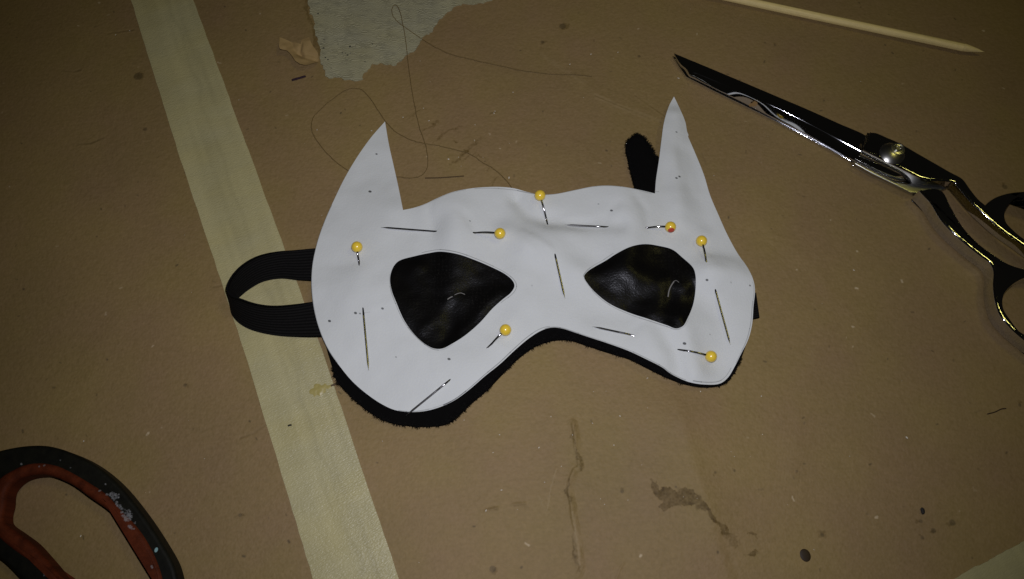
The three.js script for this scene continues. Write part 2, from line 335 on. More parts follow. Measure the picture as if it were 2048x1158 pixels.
// ------------------------------------------------------------------ tapes
const tapeNoise = (x, y) => 0.5 * noise(x * 0.9, y * 0.35) + 0.3 * noise(x * 0.4, y * 0.8) + 0.35 * fbm(x * 0.05, y * 0.05, 3);
function crepe(seed, grey) {
  return tex(512, 1024, (x, y) => {   // x across the tape, y along it
    const band = 0.07 * noise(x * 0.035 + seed, 3 + y * 0.002) + 0.05 * noise(x * 0.11 + seed, 9 + y * 0.004), cross = 0.03 * noise(x * 0.03 + seed, y * 0.45) + 0.03 * noise(x * 0.3, y * 0.6 + seed);
    const k = 1 + band + cross + 0.06 * fbm(x * 0.02 + seed, y * 0.02, 3) + 0.03 * noise(x * 0.9, y * 0.9), hue = fbm(x * 0.012 + 40, y * 0.012 + seed, 3), seam = 1 - 0.07 * Math.exp(-(((x - 268 + 6 * noise(y * 0.01, 4)) / 5) ** 2));
    return [toS(grey[0] * k * seam), toS(grey[1] * k * seam * (1 - 0.02 * hue)), toS(grey[2] * k * seam * (1 - 0.12 * hue))];
  });
}
const TA = XZ(325, 0), TB = XZ(712, 1158), TL = Math.hypot(TB[0] - TA[0], TB[1] - TA[1]), TD = [(TB[0] - TA[0]) / TL, (TB[1] - TA[1]) / TL];
const tapeUV = (x, z) => [((x - TA[0]) * TD[1] - (z - TA[1]) * TD[0]) / 0.1 + 0.5, ((x - TA[0]) * TD[0] + (z - TA[1]) * TD[1]) / 0.1];
const tapeBump = tex(512, 1024, (x, y) => 128 + 40 * noise(x * 0.16, y * 0.7) + 60 * noise(x * 0.45 + 9, y * 0.5) + 40 * noise(x * 0.03, y * 0.02), false);
const tapeMat = new THREE.MeshPhysicalMaterial({ map: crepe(3, [0.395, 0.352, 0.175]), bumpMap: tapeBump, bumpScale: 0.00019, roughness: 0.42, specularIntensity: 0.8 });
{
  const L = [[184, -250], [262, 0], [355, 300], [488, 700], [626, 1158], [690, 1380]], R = [[297, -250], [387, 0], [497, 300], [644, 700], [798, 1158], [872, 1380]], r = rng(12);
  const edge = (l) => { const out = []; for (let i = 0; i + 1 < l.length; i++) for (let k = 0; k < 20; k++) { const t = k / 20; out.push(XZ(l[i][0] + (l[i + 1][0] - l[i][0]) * t + (r() - 0.5) * 1.6, l[i][1] + (l[i + 1][1] - l[i][1]) * t, 0.2)); } return out; };
  const seam = [[350, -50], [392, 125], [430, 260], [520, 500], [580, 700], [660, 960], [712, 1180]].map((p) => XZ(...p));
  const t = thing('masking_tape', 'long strip of cream masking tape running under the elastic loop', 'tape');
  part('strip', sheet([...edge(L), ...edge(R).reverse()], [], 0.0032, (x, z) => {
    const [d, s] = lineDist(seam, x, z);
    return Math.max(0, groundH(x, z)) + 0.00016 + 0.00016 * smooth(0.0012, -0.0012, s * d) + 0.00012 * Math.exp(-((d / 0.0012) ** 2)) + 0.00005 * fbm(x * 160, z * 160, 2);
  }, () => -0.0003, tapeUV), tapeMat, t);
  rebase(t);
  // a dark crumb of lint on the tape
}
const greyTape = new THREE.MeshPhysicalMaterial({ map: crepe(140, [0.315, 0.292, 0.172]), roughness: 0.7 });
greyTape.bumpMap = tex(1024, 1024, (x, y) => 128 + 70 * Math.sin((y + 9 * noise(x * 0.03, y * 0.05) + 5 * noise(x * 0.11, y * 0.1)) * 0.8) * (0.6 + 0.5 * noise(x * 0.04, y * 0.06)) + 22 * noise(x * 0.4, y * 0.5), false);
greyTape.bumpScale = 0.00042;
{
  const o = [[600, -110], [613, 0], [626, 36], [631, 59], [639, 92], [638, 115], [644, 138], [657, 154], [684, 154], [703, 162], [723, 161], [730, 144], [743, 128], [766, 126], [789, 130], [805, 121], [815, 108], [831, 102], [844, 79], [864, 62], [877, 39], [894, 26], [910, 10], [936, 8], [976, 3], [1010, -12], [1060, -60], [1080, -120]];
  const r = rng(8), rag = resample(o.map((p) => XZ(p[0], p[1], 0.2)), 0.0009).map(([x, z]) => [x + 0.0007 * noise(x * 500, z * 500) + 0.0004 * noise(x * 1500, z * 1500) + (r() - 0.5) * 0.0005, z + 0.0008 * noise(x * 500 + 40, z * 500) + (r() - 0.5) * 0.0005]);
  const t = thing('torn_tape', 'torn grey crepe paper tape with a ragged end near the thread loop', 'tape');
  part('strip', sheet(rag, [], 0.0022, (x, z) => Math.max(0, groundH(x, z)) + 0.00022 + 0.00008 * fbm(x * 120, z * 120, 2), () => -0.0003, (x, z) => [x / 0.1, z / 0.1]), greyTape, t);
  const dots = []; const rd = rng(19);
  for (const [x, y, s] of [[637, 20, 2], [648, 79, 2.2], [642, 88, 2], [647, 96, 3], [651, 115, 2.4], [656, 119, 3], [676, 88, 1.8], [685, 105, 2], [691, 106, 2], [695, 110, 2.6], [701, 106, 2], [662, 136, 1.8], [636, 27, 3], [700, 93, 4], [745, 88, 2], [730, 123, 2]]) {
    const g = new THREE.SphereGeometry(s * 0.1 * MM, 6, 4); g.scale(1 + rd(), 0.5, 1 + 0.4 * rd()); const p = P(x, y, 0.35); g.translate(p.x, 0.00034, p.z); dots.push(g);
  }
  part('dirt_specks', mergeGeometries(dots), new THREE.MeshStandardMaterial({ color: lin(0.045, 0.045, 0.03), roughness: 0.9 }), t, { kind: 'stuff' });
  rebase(t);
  const t2 = thing('corner_tape', 'dull olive tape corner stuck at the lower right of the paper', 'tape');
  const c = [[1895, 1166], [1908, 1158], [1950, 1133], [1960, 1131], [2000, 1108], [2048, 1082], [2140, 1030], [2300, 1180], [2080, 1330]];
  const rc = resample(c.map((p) => XZ(p[0], p[1], 0.2)), 0.001).map(([x, z]) => [x + 0.0002 * noise(x * 900, z * 900), z + 0.0002 * noise(x * 900 + 40, z * 900)]);
  part('strip', sheet(rc, [], 0.003, (x, z) => Math.max(0, groundH(x, z)) + 0.0002, () => -0.0003, tapeUV), new THREE.MeshPhysicalMaterial({ map: crepe(60, [0.32, 0.29, 0.14]), bumpMap: tapeBump, bumpScale: 0.0001, roughness: 0.6 }), t2);
  rebase(t2);
}

// ------------------------------------------------------------------ the mask: paper pattern over black cloth
const PINS = [   // head, first hole, second hole, tip (photo survey)
  { p: [[1000, 467], [950, 466], [868, 463], [762, 456]], label: 'yellow ball pin pointing left above the left eye hole', },
  { p: [[1341, 454], [1295, 456], [1208, 454], [1130, 451]], label: 'yellow ball pin with a painted reddish glow below the right paper ear' },
  { p: [[1080, 391], [1093, 440], [1111, 514], [1130, 599]], label: 'yellow ball pin at the top edge of the brow centre' },
  { p: [[714, 494], [718, 523], [727, 627], [738, 743]], label: 'yellow ball pin nearest the black elastic loop' },
  { p: [[1011, 660], [984, 687], [890, 768], [812, 832]], label: 'yellow ball pin between left eye hole and lower paper edge' },
  { p: [[1403, 482], [1412, 521], [1432, 585], [1460, 691]], label: 'yellow ball pin at upper outer corner of right eye hole' },
  { p: [[1422, 713], [1368, 701], [1258, 669], [1185, 654]], label: 'yellow ball pin at the lower right lobe of the paper' },
];
const humps = PINS.map((q, i) => {
  const a = XZ(...q.p[1], 6), b = XZ(...q.p[2], 6), dx = b[0] - a[0], dz = b[1] - a[1], l = Math.hypot(dx, dz);
  return { x: (a[0] + b[0]) / 2, z: (a[1] + b[1]) / 2, dx: dx / l, dz: dz / l, s: l * 0.5, n: [0.018, 0.021, 0.012, 0.014, 0.012, 0.012, 0.013][i], a: [0.0026, 0.0032, 0.0026, 0.0010, 0.0014, 0.0026, 0.0022][i] };
});
const creases = [   // [points, height mm, width mm]
  [[[1020, 470], [1060, 500], [1110, 520], [1150, 540]], 0.9, 5], [[[1035, 400], [1060, 430], [1093, 442]], -0.9, 3.2], [[[1093, 442], [1150, 446], [1235, 452]], -0.75, 3.6],
  [[[1350, 225], [1345, 290], [1352, 360], [1362, 440]], 0.75, 4], [[[1380, 300], [1395, 370], [1412, 440]], -0.4, 4], [[[830, 640], [850, 740], [880, 800]], 0.25, 7],
  [[[1355, 640], [1375, 690], [1390, 745]], 0.8, 4.5], [[[1320, 655], [1350, 700], [1362, 750]], -0.6, 4], [[[1420, 530], [1470, 545], [1500, 560]], 0.7, 5], [[[1395, 575], [1440, 640], [1440, 720]], -0.5, 5],
  [[[1120, 590], [1180, 620], [1250, 630]], -0.35, 6], [[[640, 520], [720, 560], [790, 540]], -0.25, 6], [[[690, 380], [760, 400], [800, 420]], 0.2, 6], [[[880, 440], [862, 500], [872, 560]], -0.5, 5], [[[1040, 560], [1050, 620], [1010, 690]], 0.35, 6],
  [[[1048, 470], [1075, 486], [1100, 505]], 0.22, 1.3], [[[1093, 441], [1130, 436], [1180, 434]], 0.16, 1.4], [[[950, 466], [935, 440], [915, 425]], -0.14, 1.5], [[[868, 463], [858, 430], [862, 405]], -0.14, 1.6], [[[1208, 454], [1215, 430], [1235, 410]], -0.14, 1.6], [[[1295, 456], [1290, 420], [1270, 395]], -0.2, 1.6], [[[1412, 521], [1440, 520], [1470, 528]], 0.16, 1.5], [[[1432, 585], [1400, 575], [1394, 560]], 0.16, 1.3], [[[1368, 701], [1362, 670], [1358, 658]], -0.2, 1.5], [[[1368, 701], [1372, 730], [1385, 755]], 0.18, 1.5], [[[890, 768], [870, 735], [866, 705]], 0.12, 1.6], [[[984, 687], [1010, 700], [1030, 700]], 0.12, 1.4], [[[718, 523], [690, 530], [650, 525]], -0.1, 1.6], [[[727, 627], [760, 612], [785, 606]], 0.1, 1.5], [[[1345, 235], [1341, 300], [1332, 370]], -0.12, 1.4], [[[1362, 240], [1372, 300], [1395, 380]], 0.1, 1.5], [[[1258, 669], [1280, 650], [1300, 641]], -0.12, 1.4],
].map(([l, a, w]) => [l.map((p) => XZ(...p, 6)), a * 2.5 * MM, w * MM]);
const [MX, MZ] = XZ(1065, 560, 6), earL = XZ(770, 243, 3), earR = XZ(1348, 193, 3);
function paperH(x, z) {
  const e = Math.hypot((x - MX) / 0.080, (z - MZ) / 0.052);
  let h = 0.0064 - 0.0022 * smooth(0.72, 1.15, e);
  h -= 0.0012 * smooth(0.05, 0.01, Math.hypot(x - earL[0], z - earL[1])) ;
  h -= 0.0004 * smooth(0.05, 0.01, Math.hypot(x - earR[0], z - earR[1]));
  for (const q of humps) {
    const ax = x - q.x, az = z - q.z, s = (ax * q.dx + az * q.dz) / q.s, n = (ax * q.dz - az * q.dx) / q.n;
    if (s * s + n * n < 12) h += q.a * Math.exp(-s * s - n * n);
  }
  for (const [l, a, w] of creases) { const [d] = lineDist(l, x, z); if (d < 4 * w) h += a * Math.exp(-((d / w) ** 2)) * (0.8 + 0.3 * noise(x * 90, z * 90)); }
  return h + 0.0014 * fbm(x * 45 + 3, z * 45, 3) + 0.00005 * noise(x * 330, z * 330);
}
// the spot on the draped paper seen at a pixel of the survey
function onPaper(px, py) { let q = XZ(px, py, 6); for (let i = 0; i < 5; i++) q = XZ(px, py, paperH(...q) / MM); return q; }

const OUT = [[770, 243], [778, 290], [787, 330], [797, 375], [806, 420], [826, 416], [850, 408], [875, 396], [905, 384], [940, 377], [975, 374], [1005, 374], [1030, 377], [1055, 384], [1080, 389], [1110, 388], [1150, 380], [1185, 373], [1215, 371], [1250, 374], [1285, 381], [1310, 387],
  [1312, 360], [1318, 320], [1323, 280], [1328, 245], [1338, 212], [1348, 193], [1360, 218], [1371, 245], [1374, 262], [1377, 270], [1376, 273], [1392, 310], [1408, 350], [1420, 390], [1437, 430], [1455, 470], [1476, 508], [1495, 535], [1506, 558], [1510, 580], [1507, 612], [1504, 650], [1496, 680], [1482, 708], [1470, 732], [1456, 755], [1440, 767], [1410, 769], [1378, 764], [1350, 752], [1338, 745], [1325, 735], [1290, 717], [1258, 702], [1220, 688], [1180, 675], [1150, 665], [1125, 657], [1105, 655], [1085, 660], [1060, 675], [1030, 700], [1000, 728], [970, 752], [940, 778], [910, 800], [880, 814], [850, 822], [820, 824], [790, 820], [765, 809], [735, 789], [705, 763], [680, 733], [660, 705], [645, 675], [633, 640], [626, 605], [623, 570], [625, 530], [634, 487], [650, 440], [668, 400], [690, 355], [715, 313], [742, 275]];
const EYE_L = [[782, 545], [789, 530], [799, 521], [830, 512], [858, 506], [880, 503], [915, 508], [950, 520], [985, 535], [1010, 548], [1025, 561], [1029, 572], [1022, 585], [1005, 599], [985, 617], [960, 645], [930, 671], [905, 687], [885, 697], [868, 697], [850, 688], [828, 668], [808, 640], [793, 606], [784, 583], [780, 562]];
const EYE_R = [[1168, 553], [1175, 543], [1190, 533], [1210, 522], [1235, 506], [1262, 493], [1290, 488], [1320, 492], [1345, 499], [1365, 515], [1386, 535], [1391, 550], [1391, 580], [1386, 610], [1376, 635], [1366, 652], [1352, 657], [1335, 651], [1300, 639], [1260, 626], [1220, 608], [1195, 589], [1178, 571]];
const outline = smoothLoop(OUT, [0, 4, 21, 27, 31, 32], 5).map((p) => onPaper(p[0], p[1]));
const eyeL = smoothLoop(EYE_L, [], 5).map((p) => onPaper(p[0], p[1])), eyeR = smoothLoop(EYE_R, [], 5).map((p) => onPaper(p[0], p[1]));
// paper map with the pencil cutting line and pin pricks
const PW = 2048, PH = 1400, PX0 = -0.09, PZ0 = -0.185, PSC = 0.19 / PW;
const puv = (x, z) => [(x - PX0) / (PW * PSC), (z - PZ0) / (PH * PSC)];
const ppx = (px, py) => { const [x, z] = onPaper(px, py), [u, v] = puv(x, z); return [u * PW, v * PH]; };
const [pc, pg] = markCanvas(PW, PH);
pg.globalCompositeOperation = 'lighter';
const dash = (pts, k, w, off = [0, 0]) => { for (let i = 0; i < pts.length - 1; i += 6) stroke(pg, (x, y) => ppx(x + off[0], y + off[1]), pts.slice(i, i + 7), `rgb(${Math.floor(k * (0.62 + 0.3 * noise(i * 0.13, pts.length)))},0,0)`, w * (0.9 + 0.2 * noise(i * 0.21, 5))); };
const inset = (l, d) => { let A = 0; l.forEach((p, i) => { const q = l[(i + 1) % l.length]; A += p[0] * q[1] - q[0] * p[1]; }); const s = A > 0 ? 1 : -1, d0 = d; return l.map((p, i) => { const a = l[(i + l.length - 1) % l.length], b = l[(i + 1) % l.length], dx = b[0] - a[0], dy = b[1] - a[1], n = Math.hypot(dx, dy) || 1, d = d0 * (0.75 + 0.75 * noise(i * 0.11, l.length + d0)); return [p[0] - s * d * dy / n, p[1] + s * d * dx / n]; }); };
const fine = smoothLoop(OUT, [0, 4, 21, 27, 31, 32], 4).map((p) => [p[0], p[1]]);
const span = (a, b, d) => inset(fine, d).slice(a * 4 + 1, b * 4);
dash(span(5, 9, 1.5), 130, 3); dash(span(9, 14, 3), 190, 3.2); dash(span(14, 20, 1.5), 120, 3); dash(span(75, 84, 1.2), 150, 3);
dash([[1290, 379], [1308, 385], [1310, 362], [1315, 332]], 210, 3.2); dash([[1305, 384], [1318, 383]], 150, 3); dash([[1278, 381], [1303, 387]], 150, 3);
dash(span(40, 46, 2.5), 140, 3); dash(span(46, 50, 4), 220, 3.6); dash(span(50, 61, 1.6), 190, 3.6); dash(span(60, 68, 4), 220, 3.4); dash(span(67, 71, 2), 190, 3.2);
const eyeLf = smoothLoop(EYE_L, [], 4).map((p) => [p[0], p[1]]), eyeRf = smoothLoop(EYE_R, [], 4).map((p) => [p[0], p[1]]);
const grow = (l, cx, cy, k) => l.map(([x, y]) => [cx + (x - cx) * k, cy + (y - cy) * k]);

dash(inset(eyeLf, -3.2).slice(14, 54), 200, 3.2); dash(inset(eyeLf, -2.4).slice(68, 104), 190, 3.2); dash(inset(eyeRf, -3.4).slice(0, 16), 190, 3.2); dash(inset(eyeRf, -2.6).slice(56, 92), 170, 3.2);
for (const [x, y, r, k] of [[740, 383, 3.4, 230], [753, 308, 2.4, 200], [940, 442, 2, 130], [1197, 408, 1.8, 110], [1223, 421, 2.8, 220], [1353, 264, 2.2, 170], [1353, 356, 2.6, 220], [1359, 353, 2.6, 220], [659, 642, 3, 230], [711, 626, 3, 220], [720, 627, 2, 160], [765, 617, 2.6, 210], [898, 718, 3, 220], [792, 714, 1.8, 120], [1414, 560, 2.6, 220], [1369, 687, 3.2, 230], [1500, 571, 2, 170], [1462, 565, 2, 60], [1420, 669, 1.6, 90], [1064, 571, 2, 50], [1422, 512, 1.6, 60]]) {
  const [u, v] = ppx(x, y); pg.fillStyle = `rgb(${k},0,0)`; pg.beginPath(); pg.ellipse(u, v, r * 2.1, r * 1.5, 0.4, 0, 7); pg.fill();
}
dash([[727, 626], [740, 624]], 90, 3);
for (const q of PINS) for (const k of [1, 2]) { const [u, v] = ppx(...q.p[k]); pg.fillStyle = 'rgb(150,0,0)'; pg.beginPath(); pg.arc(u, v, 4.5, 0, 7); pg.fill(); }
const pm = pg.getImageData(0, 0, PW, PH).data;
const paperMap = tex(PW, PH, (x, y) => {
  const m = pm[(y * PW + x) * 4] / 255, k = 1 + 0.012 * noise(x * 0.2, y * 0.21) + 0.02 * fbm(x * 0.012, y * 0.012, 3);
  const l = k * (1 - 0.93 * m); return [toS(0.60 * l), toS(0.615 * l), toS(0.585 * l)];
}, true, THREE.ClampToEdgeWrapping);
const paperBump = tex(512, 512, (x, y) => 128 + 50 * noise(x * 0.3, y * 0.3) + 50 * fbm(x * 0.04, y * 0.04, 3), false);
paperBump.repeat.set(3, 2);
{
  const t = thing('paper_pattern', 'white paper eye mask pattern with two pointed ears, pinned onto black cloth', 'sewing pattern');
  part('paper_sheet', sheet(outline, [eyeL, eyeR], 0.0013, paperH, (x, z, T) => T - 0.00012, puv, 0.0007), new THREE.MeshStandardMaterial({ map: paperMap, bumpMap: paperBump, bumpScale: 0.00008, roughness: 0.75 }), t);
  rebase(t);
}
// black cloth underneath
const BODY = [[664, 735], [672, 760], [690, 782], [715, 805], [745, 828], [780, 844], [820, 851], [860, 852], [893, 847], [915, 832], [940, 808], [975, 778], [1010, 742], [1040, 713], [1075, 689], [1110, 679], [1140, 679], [1170, 688], [1215, 703], [1260, 717], [1300, 737], [1340, 756], [1375, 768], [1420, 773], [1450, 766], [1466, 750], [1484, 715], [1497, 670], [1500, 620], [1492, 570], [1470, 515], [1440, 465], [1400, 425], [1330, 405], [1210, 392], [1080, 410], [1000, 392], [930, 400], [870, 425], [810, 442], [750, 445], [690, 480], [650, 540], [638, 600], [646, 670]];
const body = smoothLoop(BODY, [], 4).map((p) => XZ(p[0], p[1], 2));
const clothH = (x, z) => { const d = edgeDist(body, x, z), k = clamp(d / 0.0045), cap = Math.min(0.0046, paperH(x, z) - 0.0019); return 0.0012 + (cap - 0.0012) * Math.sqrt(1 - (1 - k) ** 2) + 0.0002 * noise(x * 900, z * 900); };
const black = new THREE.MeshPhysicalMaterial({ color: lin(0.0035, 0.0032, 0.003), roughness: 0.95, specularIntensity: 0.08 });
const fibre = new THREE.MeshPhysicalMaterial({ color: lin(0.0065, 0.006, 0.0055), roughness: 0.8, specularIntensity: 0.15 });
const satin = new THREE.MeshPhysicalMaterial({ color: lin(1, 1, 1), roughness: 0.33, specularIntensity: 0.27 });
const chalkWhite = new THREE.MeshStandardMaterial({ color: lin(0.2, 0.19, 0.17), roughness: 0.95 });
function pile(list, name, parent) {   // short cut fibres: [x, y, z, dx, dy, dz, length, radius]
  const pos = [], idx = []; const a = V3(), b = V3(), d = V3();
  for (const [x, y, z, dx, dy, dz, l, w] of list) {
    d.set(dx, dy, dz).normalize(); a.set(-d.z, 0.3, d.x).cross(d).normalize(); b.crossVectors(d, a); const n = pos.length / 3;
    for (let k = 0; k < 3; k++) { const c = Math.cos(k * 2.094) * w, s = Math.sin(k * 2.094) * w; pos.push(x + a.x * c + b.x * s, y + a.y * c + b.y * s, z + a.z * c + b.z * s); }
    pos.push(x + d.x * l, y + d.y * l, z + d.z * l); idx.push(n, n + 1, n + 3, n + 1, n + 2, n + 3, n + 2, n, n + 3);
  }
  const g = new THREE.BufferGeometry(); g.setAttribute('position', new THREE.Float32BufferAttribute(pos, 3)); g.setIndex(idx); g.computeVertexNormals();
  return part(name, g, fibre, parent, { kind: 'stuff' });
}
function fringe(loop, from, to, perMM, seed, y0, y1, len, height) {
  const r = rng(seed), list = []; let area = 0;
  loop.forEach((p, i) => { const q = loop[(i + 1) % loop.length]; area += p[0] * q[1] - q[0] * p[1]; });
  for (let i = from; i < to; i++) {
    const p = loop[i % loop.length], q = loop[(i + 1) % loop.length], dx = q[0] - p[0], dz = q[1] - p[1], l = Math.hypot(dx, dz), s = area > 0 ? 1 : -1;
    for (let k = Math.ceil(l / MM * perMM); k > 0; k--) {
      const t = r(), inw = r() * r() * 0.003, nx = (s * dz) / l, nz = (-s * dx) / l, x = p[0] + dx * t - nx * inw, z = p[1] + dz * t - nz * inw;
      const clump = 0.65 + 0.55 * noise(x * 900, z * 900 + seed), w = (r() - 0.5) * 1.1;
      const y = height ? Math.max(y0, height(x, z) - 0.0003) : y0 + r() * (y1 - y0);
      list.push([x, inw > 0.0004 ? y : y0 + r() * (y1 - y0), z, nx + w * dx / l, (inw > 0.0004 ? 0.5 : -0.1) + (r() - 0.5) * 0.6, nz + w * dz / l, len * clump * (0.5 + 0.7 * r()), 0.00009 + 0.00006 * r()]);
    }
  }
  return list;
}
{
  const t = thing('cloth_mask', 'black plush and satin eye mask lying under the white paper pattern', 'eye mask');
  part('plush_body', sheet(body, [], 0.0016, clothH, () => 0.0003, null, 0.0008), black, t);
  pile(fringe(body, 0, 26 * 4, 26, 3, 0.0008, 0.0028, 0.0013, clothH), 'plush_fringe', t);
  // satin front, seen through the eye holes, crumpled
  const satinOut = body.map(([x, z]) => [MX + (x - MX) * 0.91, MZ - 0.002 + (z - MZ) * 0.85]);
  const wr = [[[[899, 596], [880, 560], [840, 535]], 0.5, 2.6], [[[899, 596], [870, 640], [845, 660]], 0.45, 2.6], [[[899, 596], [905, 650], [890, 690]], -0.5, 2.6], [[[905, 590], [950, 575], [1010, 570]], -0.35, 3], [[[930, 660], [955, 630], [1000, 590]], 0.5, 2.6], [[[800, 560], [835, 585], [880, 592]], -0.45, 3],
    [[[1345, 572], [1300, 560], [1240, 540], [1190, 545]], 0.55, 3.5], [[[1345, 572], [1335, 620], [1340, 650]], -0.8, 2.4], [[[1350, 560], [1330, 530], [1320, 500]], -0.4, 2.6], [[[1352, 568], [1370, 580], [1385, 575]], 0.5, 2.2], [[[1290, 600], [1240, 590], [1200, 575]], -0.35, 3], [[[1250, 520], [1270, 560], [1310, 575]], 0.25, 2.5]].map(([l, a, w]) => [l.map((p) => XZ(...p, 5)), a * MM, w * MM]);
  const satinH = (x, z) => { let h = paperH(x, z) - 0.00075; const q = Math.max(smooth(0, 0.003, inside(eyeL, x, z) ? edgeDist(eyeL, x, z) : 0), smooth(0, 0.003, inside(eyeR, x, z) ? edgeDist(eyeR, x, z) : 0)); if (q > 0) { for (const [l, a, w] of wr) { const [d] = lineDist(l, x, z); h += q * a * Math.exp(-((d / w) ** 2)); } h += q * 0.0004 * fbm(x * 140, z * 140, 3); } return h; };
  satin.map = tex(1024, 1024, (x, y) => { const q = Math.max(0, noise(x * 0.9, y * 0.9) - 0.55) * Math.max(0, 0.4 + fbm(x * 0.012, y * 0.012, 3) * 1.6), k = 0.0032 + 0.05 * q; return [toS(k), toS(k * 0.93), toS(k * 0.8)]; }); satin.map.repeat.set(7, 7); satin.bumpMap = tex(512, 512, (x, y) => 128 + 75 * noise(x * 0.42, y * 0.42) + 40 * noise(x * 0.2, y * 0.22), false); satin.bumpScale = 0.00006;  // sparse pale specks painted into the map as sheen glints
  satin.bumpMap.repeat.set(16, 16);
  part('satin_front', sheet(satinOut, [], 0.0011, satinH, (x, z, T) => T - 0.0002, (x, z) => [x, z], 0.0012), satin, t);
  // thin pale chalk lines on the satin
  const line = (pts, w) => tube(pts.map(([x, y]) => { let q = XZ(x, y, 5.5); for (let i = 0; i < 4; i++) q = XZ(x, y, satinH(...q) / MM); return V3(q[0], satinH(...q) + 0.00004, q[1]); }), w, 24, 5);
  part('chalk_mark', mergeGeometries([line([[895, 599], [899, 596], [905, 593]], 0.00022), line([[909, 590], [916, 587], [922, 586], [930, 589]], 0.00014)]), chalkWhite, t, { label: 'short pale chalk mark in the left eye hole' });
  part('chalk_mark', mergeGeometries([line([[1336, 594], [1338, 582], [1342, 572], [1348, 563]], 0.00024), line([[1347, 563], [1352, 561], [1358, 565]], 0.0001)]), chalkWhite, t, { label: 'curved pale chalk mark in the right eye hole' });
  // soft ear of plush behind the right paper ear
  const ear = smoothLoop([[1252, 293], [1256, 279], [1265, 270], [1273, 267], [1285, 271], [1297, 282], [1306, 298], [1316, 317], [1334, 350], [1338, 390], [1310, 400], [1282, 396], [1268, 365], [1262, 340], [1256, 315]], [], 5).map((p) => XZ(p[0], p[1], 2.4));
  const earH = (x, z) => { const d = edgeDist(ear, x, z), k = clamp(d / 0.003); return 0.0012 + 0.0026 * Math.sqrt(1 - (1 - k) ** 2) + 0.00025 * noise(x * 700, z * 700); };
  const e = part('ear', sheet(ear, [], 0.0013, earH, () => 0.0003, null, 0.0008), black, t);
  const strokes = fringe(ear, 0, ear.length, 30, 11, 0.0008, 0.003, 0.0011, earH), r = rng(41);
  for (let i = 0; i < 1500; i++) { const x = XZ(1250 + r() * 90, 266 + r() * 130, 3); if (inside(ear, ...x)) strokes.push([x[0], earH(...x) - 0.0003, x[1], -0.3 + 0.8 * (r() - 0.5), 0.55, -0.5 + 0.8 * (r() - 0.5), 0.0011, 0.00008]); }
  pile(strokes, 'plush_fringe', e);
  // ribbed elastic: a loop standing on its edge on the left, a short end on the right
  const elasticMat = new THREE.MeshPhysicalMaterial({ color: lin(0.005, 0.0046, 0.0042), roughness: 0.9, specularIntensity: 0.2 });
  elasticMat.color.setRGB(1, 1, 1); elasticMat.map = tex(16, 256, (x, y) => { const q = Math.abs(Math.sin((y / 256 * 11) * Math.PI)), k = 0.0028 + 0.006 * q ** 1.5 * (0.8 + 0.3 * noise(x, y * 0.1)); return [toS(k), toS(k * 0.92), toS(k * 0.85)]; }, true, THREE.RepeatWrapping); elasticMat.bumpMap = tex(64, 256, (x, y) => { const v = (y / 256 * 11) % 1; return 255 * Math.pow(Math.abs(Math.sin(v * Math.PI)), 0.6) * (0.85 + 0.15 * noise(x * 0.6, y * 0.1)); }, false, THREE.RepeatWrapping); elasticMat.bumpScale = 0.0003;
  const ribbon = (T, B, thick) => {
    const n = 90, ct = new THREE.CatmullRomCurve3(T.map((p) => P(...p)), false, 'centripetal'), cb = new THREE.CatmullRomCurve3(B.map((p) => P(...p)), false, 'centripetal'), m = 12;
    const pos = [], uv = [], idx = [], at = [], nor = [];
    for (let i = 0; i <= n; i++) { const a = ct.getPoint(i / n), b = cb.getPoint(i / n), row = []; for (let j = 0; j <= m; j++) row.push(b.clone().lerp(a, j / m)); at.push(row); }
    for (let i = 0; i <= n; i++) { const row = []; for (let j = 0; j <= m; j++) { const u = at[Math.min(n, i + 1)][j].clone().sub(at[Math.max(0, i - 1)][j]), v = at[i][m].clone().sub(at[i][0]); row.push(u.cross(v).normalize()); } nor.push(row); }
    let len = 0;
    for (const s of [1, -1]) { const base = pos.length / 3; len = 0; for (let i = 0; i <= n; i++) { if (i) len += at[i][6].distanceTo(at[i - 1][6]); for (let j = 0; j <= m; j++) { const p = at[i][j].clone().addScaledVector(nor[i][j], s * thick / 2); pos.push(p.x, Math.max(0.0001, p.y), p.z); uv.push(len / 0.004, j / m); if (i && j) { const a = base + i * (m + 1) + j, b = a - 1, c = a - m - 1, d = c - 1; s > 0 ? idx.push(d, c, b, c, a, b) : idx.push(d, b, c, c, b, a); } } } }
    const N = (n + 1) * (m + 1), wall = (a, b) => idx.push(a, b, a + N, b, b + N, a + N);
    for (let i = 0; i < n; i++) { wall((i + 1) * (m + 1), i * (m + 1)); wall(i * (m + 1) + m, (i + 1) * (m + 1) + m); }
    for (let j = 0; j < m; j++) { wall(j, j + 1); wall(n * (m + 1) + j + 1, n * (m + 1) + j); }
    const g = new THREE.BufferGeometry(); g.setAttribute('position', new THREE.Float32BufferAttribute(pos, 3)); g.setAttribute('uv', new THREE.Float32BufferAttribute(uv, 2)); g.setIndex(idx); g.computeVertexNormals(); return g;
  };
  part('elastic_loop', ribbon(
    [[690, 500, 3.4], [640, 497, 3.6], [595, 500, 4.6], [556, 503, 6], [515, 513, 8.5], [482, 533, 10.5], [461, 558, 11.4], [454.5, 578, 11.6], [464, 592, 11.4], [482, 599, 11], [510, 608, 9.8], [545, 612.5, 8], [590, 609, 6], [628, 603, 4], [680, 598, 3.4]],
    [[690, 566, 3], [640, 562.5, 2.2], [600, 561, 1.2], [562, 557, 0.3], [525, 563, 0.3], [497, 578, 0.3], [477, 594, 0.3], [464, 606, 0.3], [464, 624, 0.3], [474, 640, 0.3], [493, 654, 0.3], [520, 664, 0.3], [562, 672, 0.3], [610, 674.5, 1.6], [680, 672, 3]], 0.0009), elasticMat, t);
